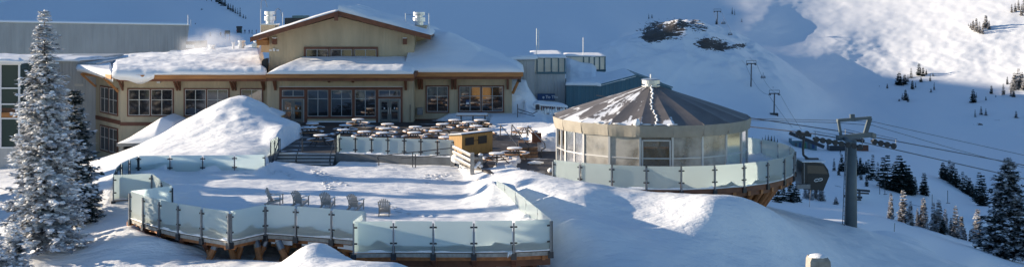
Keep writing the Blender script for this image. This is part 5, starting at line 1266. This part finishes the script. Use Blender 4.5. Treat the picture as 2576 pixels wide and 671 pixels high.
cluster([(2241,550,66,.9),(2272,558,84,1.2),(2290,566,62,.9),(2308,568,46,.9),(2323,572,76),(2348,580,74),(2362,584,84,1.1),(2378,588,64),(2392,592,46),(2404,597,82,1.1),(2418,600,60,1.1),(2459,612,88,1.3)], 'sunlit rimed spruces in the row below the ropes', 'rimed spruces in a row on the near valley slope', True)
cluster([(2440,606,30),(2474,616,36,1.3),(2372,588,40,1.3),(2282,562,34,1.2),(2426,602,30,1.2)], 'low dark spruces between the sunlit rimed ones', 'low spruces in the near row')
g = []
for u in range(2100, 2190, 9): g.append((u+random.uniform(-3,3), 432+(u-2100)*.10+random.uniform(-6,8), random.uniform(24,46)))
cluster(g, 'dark spruces right behind the steel tower', 'dark spruces behind the tower')
g = [(2150,440,62),(2163,438,40),(2185,452,55),(2196,449,64),(2208,455,50),(2222,470,80,1.2),(2233,476,92,1.2),(2246,478,70),(2252,470,66),(2262,482,96,1.2),(2272,486,84,1.2),(2283,484,72,1.1),(2291,490,60),(2302,486,44),(2325,490,58,1.2),(2180,468,30),(2166,452,28)]
cluster(g, 'tall dark spruces on the middle valley slope', 'tall dark spruces on the middle slope')
g = [(2372+k*8.3, 448+k*5.6+random.uniform(-3,2), random.uniform(34,62) if k < 11 else 80, 1.25) for k in range(13)]
cluster(g, 'dark spruces of the right hand valley stand', 'dark spruces of the right hand stand')
cluster([(1918+k*7.5, 356+random.uniform(-2,2)-0*k, random.uniform(10,18)) for k in range(6)]+[(1893,352,9)], 'tiny spruces above the pavilion deck railing', 'tiny spruces above the deck railing')
cluster([(1955,508,62,1.3),(1970,505,50,1.3),(1990,508,66,1.3),(2005,506,56,1.3),(1925,497,40,1.3)], 'dark spruces under the hanging cabin', 'dark spruces under the cabin')
cluster([(2038,502,44,1.5),(2052,500,40,1.5),(2066,505,44,1.6),(2103,514,20,2.),(2026,498,30,1.2)], 'rimed spruces and bush beside the hanging cabin', 'rimed spruces under the cabin', True)
cluster([(2262,214,34,1.4),(2276,212,26,1.3),(2292,196,26,1.4),(2284,206,20),(2312,190,32),(2322,192,24),(2317,206,12,2),(2340,204,20,.8),(2330,188,14),(2350,226,20,.7),(2342,232,10,2.),(2295,224,22),(2303,220,14),(2278,252,28),(2284,256,20),(2270,250,16),(2232,222,12),(2212,218,5),(2347,192,10),(2262,254,6,2)], 'spruces along the shadow edge of the far slope', 'spruces scattered on the far slope')
cluster([(2448,258,34,1.2),(2456,246,14,1.3),(2494,236,22,.9),(2524,238,28,1),(2543,242,20,1.3),(2550,244,18,1.2),(2534,212,20,.7),(2453,294,20),(2468,288,22,1.2),(2480,290,18,1.6),(2556,296,18,2),(2480,252,10,1.4),(2505,244,6)], 'dark spruces on the shaded right of the far slope', 'dark spruces right on the far slope')
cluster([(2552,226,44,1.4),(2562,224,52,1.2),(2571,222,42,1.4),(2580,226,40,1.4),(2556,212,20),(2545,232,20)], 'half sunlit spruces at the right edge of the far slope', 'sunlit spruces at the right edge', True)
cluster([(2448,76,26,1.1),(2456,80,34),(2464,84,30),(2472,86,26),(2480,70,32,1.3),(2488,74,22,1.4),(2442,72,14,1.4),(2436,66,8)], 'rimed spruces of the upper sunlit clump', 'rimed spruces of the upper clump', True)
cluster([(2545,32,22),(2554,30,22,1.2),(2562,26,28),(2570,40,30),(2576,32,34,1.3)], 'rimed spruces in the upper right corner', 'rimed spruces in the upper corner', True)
cluster([(546,6,20),(553,10,22),(559,15,24,1.2),(566,16,18),(574,24,16),(580,27,18),(586,30,18),(592,34,16),(598,36,16),(604,42,24),(612,46,10),(618,48,10),(532,4,6),(520,3,5)], 'dark spruces along the left hill edge', 'spruces along the left hill edge')
cluster([(1842,36,18,.5),(1848,38,16,.5),(1802,62,14,1.),(1866,56,10,1),(1632,48,14,.7),(1640,46,10,.7)], 'stunted spruces around the rocky knoll', 'stunted spruces on the knoll')

# ================================================================== lift tower, ropes and cabin
TY = 80.5; tx = X(2141,TY); tz = ZZ(572,TY)
lt = thing('lift_tower', (tx,TY,tz), 'grey steel lift tower with sheave trains and a ladder', 'lift tower')
at(lt).tube((tx,TY,tz-1),(tx,TY,ZZ(352,TY)),.41,.36,n=20).build('pole', TOWERP, lt, smooth=True)
m = at(lt); hz0, hz1 = ZZ(352,TY), ZZ(304,TY)
m.beam((X(2100,TY),TY-.6,hz0+.2),(X(2196,TY),TY+.6,hz0+.3),.28,.32); m.build('cross_arm', TOWERP, lt)
m = at(lt); m.beam((X(2112,TY),TY-.4,hz0+.2),(X(2105,TY),TY-.4,hz1+.05),.16,.22).beam((X(2182,TY),TY+.5,hz0+.35),(X(2194,TY),TY+.5,hz1+.15),.22,.28).beam((X(2102,TY),TY-.4,hz1+.06),(X(2196,TY),TY+.5,hz1+.16),.2,.2); m.build('lifting_frame', TOWERP, lt)
at(lt).box(X(2144,TY)-.15,X(2144,TY)+.15,TY-.1,TY+.1,hz1+.15,hz1+.45).build('bracket', TOWERP, lt)
m = at(lt)
for s in (-.22,.22): m.tube((tx-.62,TY+s-.3,tz-.5),(tx-.40,TY+s-.3,ZZ(362,TY)),.03)
for k in range(22):
    z_ = tz+k*.3; xx = tx-.62+.22*(z_-tz+.5)/6.8; m.tube((xx,TY-.52,z_),(xx,TY-.08,z_),.018,n=5)
m.build('ladder', GALV, lt)
def sheaves(u0, v0, u1, v1, Y, nn_s, r=.19):
    m = at(lt); a, b = P(u0,v0,Y), P(u1,v1,Y)
    m.beam(a+Vector((0,.12,-.22)), b+Vector((0,.12,-.22)), .08, .16); m.build('sheave_beam', STEEL, lt)
    for k in range(nn_s):
        p = a.lerp(b, (k+.5)/nn_s)-Vector((0,0,.24)); w = at(lt).tube(p+Vector((0,-.07,0)), p+Vector((0,.07,0)), r, n=16).build('sheave', SHEAVE, lt)
        at(lt).tube(p+Vector((0,-.09,0)), p+Vector((0,.09,0)), r*.4, n=10).build('hub', STEEL, w)
    m = at(lt); m.path([a+Vector((0,-.1,.28)), b+Vector((0,-.1,.28))], .02).path([a+Vector((.1,-.1,-.2)), a+Vector((.1,-.1,.28))], .02).path([b+Vector((-.1,-.1,-.2)), b+Vector((-.1,-.1,.28))], .02).build('guard_rail', GALV, lt)
sheaves(2046,340,2172,362,TY-2.0,8); sheaves(2122,334,2174,346,TY+2.2,5,.16); sheaves(2192,346,2256,360,TY+1.4,4,.2)
m = at(lt); m.beam((X(2120,TY),TY-2,hz0-.0),(X(2120,TY),TY+.2,hz0+.2),.2,.25).build('arm_bracket', TOWERP, lt); m = at(lt); m.beam((X(2196,TY),TY+.6,hz0+.3),(X(2215,TY),TY+1.4,hz0+.1),.3,.3).build('arm_bracket', TOWERP, lt)
def rope(name, pts, r, label, m=STEEL, sag=0):
    P_ = [P(*q) for q in pts]; Q = []
    for a, b in zip(P_[:-1], P_[1:]):
        for k in range(8):
            t = k/8; p = a.lerp(b, t); p.z -= sag*4*t*(1-t); Q.append(p)
    Q.append(P_[-1]); mb_ = MB(); mb_.path([tuple(q) for q in Q], r, 5); o = mb_.build(name, m); tag(o, label, 'rope'); return o
ROPE = mat('wire_rope', (.16,.15,.14), .45, metal=.5)
rope('haul_rope', [(1500,240,92),(1882,296,89),(2122,331,88.2),(2256,355,87.4),(2576,415,92),(2900,490,98)], .035, 'dark upper haul rope passing over the far sheaves', ROPE)
rope('haul_rope', [(1500,262,88),(1882,318,86),(2046,336,84),(2172,358,84),(2576,449,90),(2900,530,96)], .035, 'lower haul rope that carries the cabin', ROPE)
rope('signal_cable', [(1500,292,90),(1882,298,88),(2105,303,86),(2196,306,86.5),(2576,390,96),(2900,470,104)], .02, 'thin cable from the top of the tower frame, upper one', ROPE)
rope('signal_cable', [(1500,300,88),(1882,302,87),(2110,309,85.6),(2195,315,86),(2405,376,92),(2576,421,97),(2900,500,104)], .02, 'thin cable from the top of the tower frame, lower one', ROPE)
# gondola cabin
GY = 79.0; gu = 2040
gc = thing('gondola_cabin', P(gu, 470, GY), 'dark gondola cabin hanging beside the pavilion deck', 'gondola cabin')
def gp(u, v, dy=0): q = P(u, v, GY); return (q.x, q.y+dy, q.z)
side = [gp(2012,470), gp(2062,473), gp(2077,437), gp(2074,422), gp(2064,407), gp(2014,403), gp(2008,425), gp(2008,455)]
m = at(gc); m.prism([(a,b-.95,c) for a,b,c in side], (0,1.9,0)); body = m.build('body', CABIN, gc)
m = at(gc); m.prism([(a,b,c) for a,b,c in [gp(2022,410,-.965),gp(2062,412,-.965),gp(2073,432,-.965),gp(2022,430,-.965)]], (0,.012,0)).build('window', CABG, gc)
m = at(gc); m.prism([(a,b,c) for a,b,c in [gp(2022,433,-.962),gp(2073,436,-.962),gp(2060,466,-.962),gp(2022,464,-.962)]], (0,.012,0)).build('door_panel', CABIN, gc)
at(gc).beam(gp(2014,404,-.97), gp(2014,468,-.97), .06, .05).build('frame', GALV, gc)
# white looping emblem on the door
m = at(gc)
for cxu, cyv, ru, rv, sgn in ((2045,447,6,3.2,1),(2054,445.5,5.5,2.8,-1)):
    pts_ = [gp(cxu+ru*math.cos(t), cyv+rv*math.sin(t)-.18*(ru*math.cos(t)), -.985) for t in [2*PI*k/14*.86+(.4 if sgn > 0 else 3.4) for k in range(15)]]
    m.path(pts_, .03, 5)
m.build('emblem', WHITE, gc)
at(gc).box(gp(1994,0)[0], gp(2027,0)[0], GY-1.25, GY-.97, ZZ(467,GY), ZZ(456,GY)).build('ski_rack', GALV, gc)
at(gc).box(gp(2010,0)[0], gp(2066,0)[0], GY-.98, GY+.98, ZZ(403,GY)+.004, ZZ(400.5,GY)).build('roof_snow', SNOWC, gc)
m = at(gc); m.path([gp(2040,403), gp(2032,398), gp(2021,390), gp(2020,378), gp(2022,348), gp(2024,336)], .075, 8).build('hanger', STEEL, gc)
m = at(gc); m.beam(gp(2002,336), gp(2040,340), .25, .22).beam(gp(2008,332), gp(2014,345), .2, .2).tube(gp(2010,333,-.1), gp(2010,333,.1), .16, n=10).tube(gp(2030,335,-.1), gp(2030,335,.1), .16, n=10).build('grip', STEEL, gc)
m = at(gc); m.box(gp(2026,0)[0], gp(2058,0)[0], GY-.2, GY+.2, ZZ(400,GY), ZZ(397,GY)).build('roof_beam', STEEL, gc)

# far chairlift
def lift_pylon(u, vb, vt, label, foot=False):
    p = KP(u, vb); h = (vb-vt)*p.y/F; t = thing('chairlift_pylon', p, label, 'lift pylon', 'far chairlift pylons')
    MB().tube((0,0,-1),(.25,0,h),.34,.26,n=8).build('pole', STEEL, t)
    MB().beam((-2.2,0,h-.2),(2.6,0,h-.2),.4,.35).beam((-2.2,0,h+.9),(2.6,0,h+.9),.15,.15).beam((-2.2,0,h-.2),(-2.2,0,h+.9),.15,.15).beam((2.6,0,h-.2),(2.6,0,h+.9),.15,.15).build('cross_arm', STEEL, t)
    for x in (-1.9, 2.2): MB().beam((x,-1.6,h-.6),(x,1.6,h-.6),.3,.4).build('sheave_train', STEEL, t)
    if foot: MB().box(-1.8,1.8,-1,1,-1,.5).build('footing', STEEL, t)
    t.scale = (.74, .74, 1)
    return p+Vector((2.2,0,h-.6)), p+Vector((-1.9,0,h-.6))
pl = [lift_pylon(1804,62,28,'far chairlift pylon on the sunlit knoll'), lift_pylon(1889,216,158,'middle far chairlift pylon on the shaded slope'), lift_pylon(1947,289,235,'lowest far chairlift pylon above the pavilion roof', True)]
CHM = None
cl = [(1820,61),(1837,89),(1875,137),(1920,197),(1945,232),(1972,270),(2002,312)]
for k, (u, v) in enumerate(cl):
    Yc = 480 if k < 3 else 440
    if CHM is None:
        t = thing('lift_chair', (0,0,0), '', 'lift chair', 'chairs on the far chairlift')
        MB().beam((-1.1,0,0),(1.1,0,0),.55,.12).build('seat', STEEL, t); MB().beam((-1.1,.3,.45),(1.1,.3,.45),.08,.5).build('backrest', STEEL, t)
        MB().path([(-1,.3,.1),(-.7,.1,1.2),(.7,.1,1.2),(1,.3,.1)],.07).path([(0,.1,1.2),(0,.1,2.6)],.07).build('hanger', STEEL, t); CHM = t
    else: t = copy_tree(CHM)
    t.scale = (.8, .8, .8); t.location = P(u, v, Yc); t['label'] = 'empty lift chair, %s one down the line from the knoll' % ORD[k]
m = MB()
for s in (0, 1):
    a, b_, c_ = pl[0][s], pl[1][s], pl[2][s]
    for p, q in ((a, b_), (b_, c_), (c_, P(2100,420,400))):
        pr = None
        for k in range(13):
            t_ = k/12; w = p.lerp(q, t_); w.z -= 2.5*4*t_*(1-t_)
            if pr is not None: m.tube(tuple(pr), tuple(w), .05, n=4, cap=False)
            pr = w
o = m.build('chairlift_rope', ROPE); tag(o, 'thin ropes strung between the far chairlift pylons', 'rope')
# small surface lift in the valley
for k, (u, v, h) in enumerate(((2162,500,24),(2142,506,14))):
    p = FP(u, v); s = p.y/F; t = thing('drag_lift_pylon', p, ['small lift pylon in the valley right of the tower','short lift pylon in the valley behind the tower ladder'][k], 'lift pylon')
    MB().tube((0,0,-1),(0,0,h*s),.3,.22,n=6).build('pole', TOWERP, t); MB().beam((-1.4,0,h*s),(2.0,0,h*s-.3),.4,.4).beam((-1,-.8,h*s-.5),(2,.8,h*s-.9),.3,.3).build('cross_arm', STEEL, t)
for j, (v0, v1) in enumerate(((478,540),(490,560),(502,530))):
    o = rope('drag_lift_cable', [(2100,v0-12,250),(2240,v0+22,246),(2400,v1,236)], .035, ['highest of the three thin cables crossing the valley slope','middle of the three thin cables crossing the valley slope','lowest of the three thin cables crossing the valley slope'][j], ROPE)
m0 = None
for k, (u, v) in enumerate(((2213,492),(2226,488),(2345,520),(2384,510))):
    o = MB().path([(0,0,0),(0,0,2.6)],.06,4).beam((-.3,0,0),(.5,0,0),.1,.1).build('drag_bar', STEEL) if m0 is None else m0.copy()
    if m0 is None: m0 = o
    else: C.objects.link(o)
    o.location = P(u, v, 245); tag(o, 'thin hanging tow bar, %s from the left over the valley slope' % ORD[k], 'tow bar', 'tow bars over the valley')

# distant buildings by the valley lift
vl = thing('valley_station', FP(2050,378), 'distant snow-roofed station building seen just above the cabin', 'building')
fpz = FP(2050,378); sY = fpz.y; fz = fpz.z
def VS(u): return X(u, sY)
at(vl).box(VS(1995), VS(2055), sY, sY+6, fz-2, fz+3.2).build('wall', TEALT, vl)
at(vl).prism([(VS(1990),sY-1,fz+3.2),(VS(2060),sY-1,fz+3.2),(VS(2050),sY+7,fz+5.4),(VS(2005),sY+7,fz+5.6)], (0,0,.3)).build('roof', SNOWC, vl)
for k in range(5): at(vl).box(VS(1999+k*11), VS(2005+k*11), sY-.1, sY-.004, fz+.6, fz+2.4).build('window', [CABG, SIGNB, mat('green_panel', (.03,.16,.07), .5), CABG, SIGNB][k], vl)
v2 = thing('valley_hut', FP(2120,380), 'small dark lift hut in the valley left of the tower', 'hut')
at(v2).box(VS(2088), VS(2130), sY, sY+4, fz-2, fz+1.6).build('wall', STEEL, v2); at(v2).prism([(VS(2084),sY-.5,fz+1.6),(VS(2134),sY-.5,fz+1.6),(VS(2130),sY+4,fz+2.6),(VS(2090),sY+4,fz+2.6)], (0,0,.3)).build('roof', SNOWC, v2)
v3 = thing('valley_hut', FP(2170,378), 'small red-sided lift hut in the valley behind the tower pole', 'hut')
at(v3).box(VS(2150), VS(2185), sY, sY+4, fz-2, fz+1.8).build('wall', TRIM, v3); at(v3).prism([(VS(2146),sY-.5,fz+1.8),(VS(2190),sY-.5,fz+1.8),(VS(2184),sY+4,fz+3.0),(VS(2152),sY+4,fz+3.0)], (0,0,.3)).build('roof', SNOWC, v3)
m = at(vl); m.beam((VS(1912), sY-40, fz+10), (VS(1990), sY-40, fz+6), .5, 1.).build('conveyor_beam', STEEL, vl)

# ================================================================== skiers
SKIN = mat('skin', (.35,.2,.14), .6)
def person_mesh(jk, tr, pose):
    me_ = bpy.data.meshes.new('person'); s = pose
    J = [(0,0,.95),(0,0,1.2),(0,.02,1.42),(0,.03,1.52),(0,.04,1.72), (.12,0,.9),(.14+.05*s,.06*s,.5),(.15+.06*s,.1*s,.06),(-.12,0,.9),(-.14,-.08*s,.5),(-.15,-.1*s,.06),
         (.2,0,1.38),(.34,.12,1.12),(.4,.3,1.0),(-.2,0,1.38),(-.34,.1,1.12),(-.38,.3,1.05),(.15+.06*s,.2+.1*s,.04),(-.15,.18-.1*s,.04)]
    E = [(0,1),(1,2),(2,3),(3,4),(0,5),(5,6),(6,7),(0,8),(8,9),(9,10),(2,11),(11,12),(12,13),(2,14),(14,15),(15,16),(7,17),(10,18)]
    R = [.17,.17,.16,.07,.12,.11,.085,.07,.11,.085,.07,.09,.065,.05,.09,.065,.05,.06,.06]
    me_.from_pydata(J, E, []); o = bpy.data.objects.new('tmp', me_); C.objects.link(o)
    md = o.modifiers.new('s', 'SKIN'); 
    if not me_.skin_vertices: 
        bpy.context.view_layer.objects.active = o
    for i, r_ in enumerate(R): me_.skin_vertices[0].data[i].radius = (r_, r_*.85)
    me_.skin_vertices[0].data[0].use_root = True
    o.modifiers.new('u', 'SUBSURF').levels = 1
    dg = bpy.context.evaluated_depsgraph_get(); out = bpy.data.meshes.new_from_object(o.evaluated_get(dg)); bpy.data.objects.remove(o)
    for mm in (jk, tr, SKIN): out.materials.append(mm)
    for p in out.polygons: p.material_index = 2 if 1.53 < p.center.z < 1.68 and p.center.y > .08 else (0 if p.center.z > .92 else 1); p.use_smooth = True
    return out
JK = [mat('red_jacket',(.35,.03,.03),.7), mat('black_jacket',(.02,.02,.025),.7), mat('green_jacket',(.03,.16,.10),.7), mat('blue_jacket',(.03,.08,.25),.7), mat('pale_jacket',(.4,.35,.28),.7)]
PTS = mat('dark_ski_trousers', (.025,.03,.04), .7)
pm_ = [person_mesh(JK[i], PTS, [.5,1,-.6,.2,.8][i]) for i in range(5)]
skiers = [(658,1,'skier in black, nearest the lodge roof edge in the waiting group'),(645,0,'skier in a red jacket, second from the right in the waiting group'),(634,2,'skier in a green jacket in the right half of the waiting group'),(627,3,'skier in dark blue left of the green jacket in the waiting group'),(616,1,'skier in black in the middle of the waiting group'),(607,2,'skier in green beside the dark post'),(596,0,'skier in a red jacket at the left end of the group, by the post'),(566,3,'skier in a blue jacket standing alone right of the steam'),(555,4,'skier in pale clothes left of the blue jacket'),(529,4,'skier in pale clothes seen through the steam')]
base_p = FP(620, 84)
for u, ci, lab in skiers:
    p = FP(u, 85 if u > 590 else 92); o = bpy.data.objects.new('person', pm_[ci]); C.objects.link(o); o.location = p; o.rotation_euler.z = random.uniform(0,6); tag(o, lab, 'person', 'skiers on the plateau')
p = FP(2114, 388); o = bpy.data.objects.new('person', pm_[1]); C.objects.link(o); o.location = p; tag(o, 'lone skier in black on the valley snow left of the tower', 'person')
pb_ = FP(572, 100); s = pb_.y/F
bd_ = thing('trail_board', pb_, 'dark notice board on two posts near the skiers', 'sign')
MB().box(-6.5*s,6.5*s,-.15,.15,14*s,23*s).build('board', STEEL, bd_); MB().box(-6*s,-5*s,-.1,.1,-1,14*s).build('post', STEEL, bd_); MB().box(5*s,6*s,-.1,.1,-1,14*s).build('post', STEEL, bd_)
for k in range(3): MB().box(-6*s,6*s,-.17,-.153,(15+k*3)*s,(16.2+k*3)*s).build('slat', LOGW, bd_)
pb_ = FP(602,83); o = MB().box(-1,1,-.5,.5,-1,10*s+.5).box(-1.15,1.15,-.6,.6,10*s+.503,10*s+1.2).build('marker_post', STEEL); o.location = pb_; tag(o, 'thick dark padded post beside the left end of the skier group', 'post')
# dark tarpaulined plant behind the ridge of the gable
pk = thing('snow_groomer_shed', P(745,52,150), 'dark covered machine roof showing above the left gable slope', 'shed')
at(pk).box(X(716,150), X(775,150), 150, 155, 4, ZZ(46,150)).build('wall', STEEL, pk); at(pk).box(X(735,150), X(765,150), 150, 154, ZZ(46,150)+.003, ZZ(40,150)).build('roof', TEALT, pk)
# stone pillar at lower right
sp = thing('stone_pillar', P(2058,671,50), 'rough pale stone pillar with a snow cap at the bottom edge', 'pillar')
q = P(2058,671,50); z0 = q.z
V = []
for j, (w, z) in enumerate(((.42,-1.5),(.42,.0),(.41,.32),(.36,.44))):
    for a, b_ in ((-1,-1),(0,-1.04),(1,-1),(1.04,0),(1,1),(0,1),(-1,1),(-1.03,0)): V.append((q.x+a*w+random.uniform(-.02,.02), q.y+b_*w+random.uniform(-.02,.02), z0+z+random.uniform(-.015,.015)))
at(sp).add(V, [(j*8+i, j*8+(i+1)%8, (j+1)*8+(i+1)%8, (j+1)*8+i) for j in range(3) for i in range(8)]+[tuple(range(24,32))]).build('shaft', STONE, sp)
at(sp).lathe([(.40,0),(.38,.05),(.26,.10),(.06,.13)], (q.x,q.y,z0+.43), 10).build('snow_cap', SNOWC, sp, smooth=True)
# small rail and steps at the lower left door
lr = thing('service_gate', (X(225,106),106,-3.2), 'pale metal gate rails by the lower doors behind the dark spruce', 'gate')
m = at(lr)
for k in range(9): m.path([P(208+k*5,438-k*1.2,104), P(208+k*5,400+k*.6,104)], .03, 5)
m.path([P(206,400,104), P(250,405,104)], .04, 5).path([P(206,438,104), P(250,428,104)], .04, 5).build('rails', WEATHER, lr)
# marker poles
for k, (u, v0, v1, Y) in enumerate(((530,372,346,92.5),(2036,520,478,None),(2249,590,560,None))):
    if Y is None: q = FP(u, v0); Y = q.y
    a, b_ = P(u,v0,Y), P(u+(3 if k == 1 else 2),v1,Y); o = MB().tube(a,b_,.035 if Y > 100 else .06).build('marker_pole', WEATHER); tag(o, ['short pale stake standing in the big snow drift','thin marker pole on the slope under the cabin','thin marker pole before the sunlit spruce row'][k], 'pole')
# offscreen spruces to the left of the terrace: they stand there and throw the long bands over the snow
LV = []
for k, (x, y, h, r) in enumerate(((-39,77.6,12.8,1.5),(-40,83.4,12.6,1.7),(-47,72,12,2.0),(-54,68,12,2.0))):
    o = bpy.data.objects.new('spruce', VARF[k%5]); C.objects.link(o); o.location = (x, y, -3.2); o.scale = (h/10*.95, h/10*.95, h/10)
    tag(o, 'rimed spruce standing left of the view, %s from the terrace' % ORD[k], 'spruce tree', 'rimed spruces left of the view')

# ================================================================== steam
stm = bpy.data.materials.new('steam'); stm.use_nodes = True; nt, N, L_ = nodes(stm); N.remove(N['Principled BSDF'])
vol = N.new('ShaderNodeVolumePrincipled'); vol.inputs['Color'].default_value = (1,1,1,1); tc = N.new('ShaderNodeTexCoord'); n = N.new('ShaderNodeTexNoise'); n.inputs['Scale'].default_value = .45; n.inputs['Detail'].default_value = 3; L_.new(tc.outputs['Object'], n.inputs['Vector'])
gd = N.new('ShaderNodeTexGradient'); gd.gradient_type = 'SPHERICAL'; mp = N.new('ShaderNodeMapping'); mp.inputs['Scale'].default_value = (1/4.2,1/2.5,1/1.9); L_.new(tc.outputs['Object'], mp.inputs[0]); L_.new(mp.outputs[0], gd.inputs[0])
m1 = N.new('ShaderNodeMapRange'); m1.inputs[1].default_value = .42; m1.inputs[2].default_value = .7; m1.inputs[4].default_value = .9; L_.new(n.outputs[0], m1.inputs[0])
mu = N.new('ShaderNodeMath'); mu.operation = 'MULTIPLY'; L_.new(m1.outputs[0], mu.inputs[0]); L_.new(gd.outputs[1], mu.inputs[1]); L_.new(mu.outputs[0], vol.inputs['Density']); L_.new(vol.outputs[0], N['Material Output'].inputs['Volume'])
o = MB().blob((0,0,0), 4.2, 2.5, 1.9, 1, 16, 10, .0).build('steam', stm); o.location = P(522,112,127); tag(o, 'white steam drifting up from the roof vents beside the grey shed', 'steam', kind='stuff')

# ================================================================== light, world, camera
sun = bpy.data.lights.new('sun', 'SUN'); sun.energy = 5.0; sun.angle = math.radians(.5); sun.color = (1.0, .85, .66)
so = bpy.data.objects.new('sun', sun); C.objects.link(so); so.rotation_euler = LDIR.to_track_quat('-Z', 'Y').to_euler()
w = bpy.data.worlds.new('World'); sc.world = w; w.use_nodes = True; N = w.node_tree.nodes; bg = N['Background']
sky = N.new('ShaderNodeTexSky'); sky.sky_type = 'NISHITA'; sky.sun_disc = False; sky.sun_elevation = EL
sky.sun_rotation = math.atan2(-LDIR.x, -LDIR.y); sky.air_density = 1.0; sky.dust_density = .3; sky.ozone_density = 3.0; sky.altitude = 1800
w.node_tree.links.new(sky.outputs[0], bg.inputs[0]); bg.inputs[1].default_value = .102
cam = bpy.data.cameras.new('camera'); co = bpy.data.objects.new('camera', cam); C.objects.link(co); sc.camera = co
co.location = (0, 0, HC); co.rotation_euler = (PI/2, 0, 0)
cam.sensor_fit = 'HORIZONTAL'; cam.sensor_width = 36; cam.lens = 36*F/2576.0; cam.shift_y = -(671/2)/2576.0; cam.clip_end = 5000
sc.render.engine = 'CYCLES'
sc.view_settings.view_transform = 'Standard'; sc.view_settings.look = 'None'; sc.view_settings.exposure = .92; sc.view_settings.gamma = 1; sc.view_settings.use_curve_mapping = False
sc.cycles.volume_bounces = 3
try: sc.cycles.volume_max_steps = 64
except Exception: pass
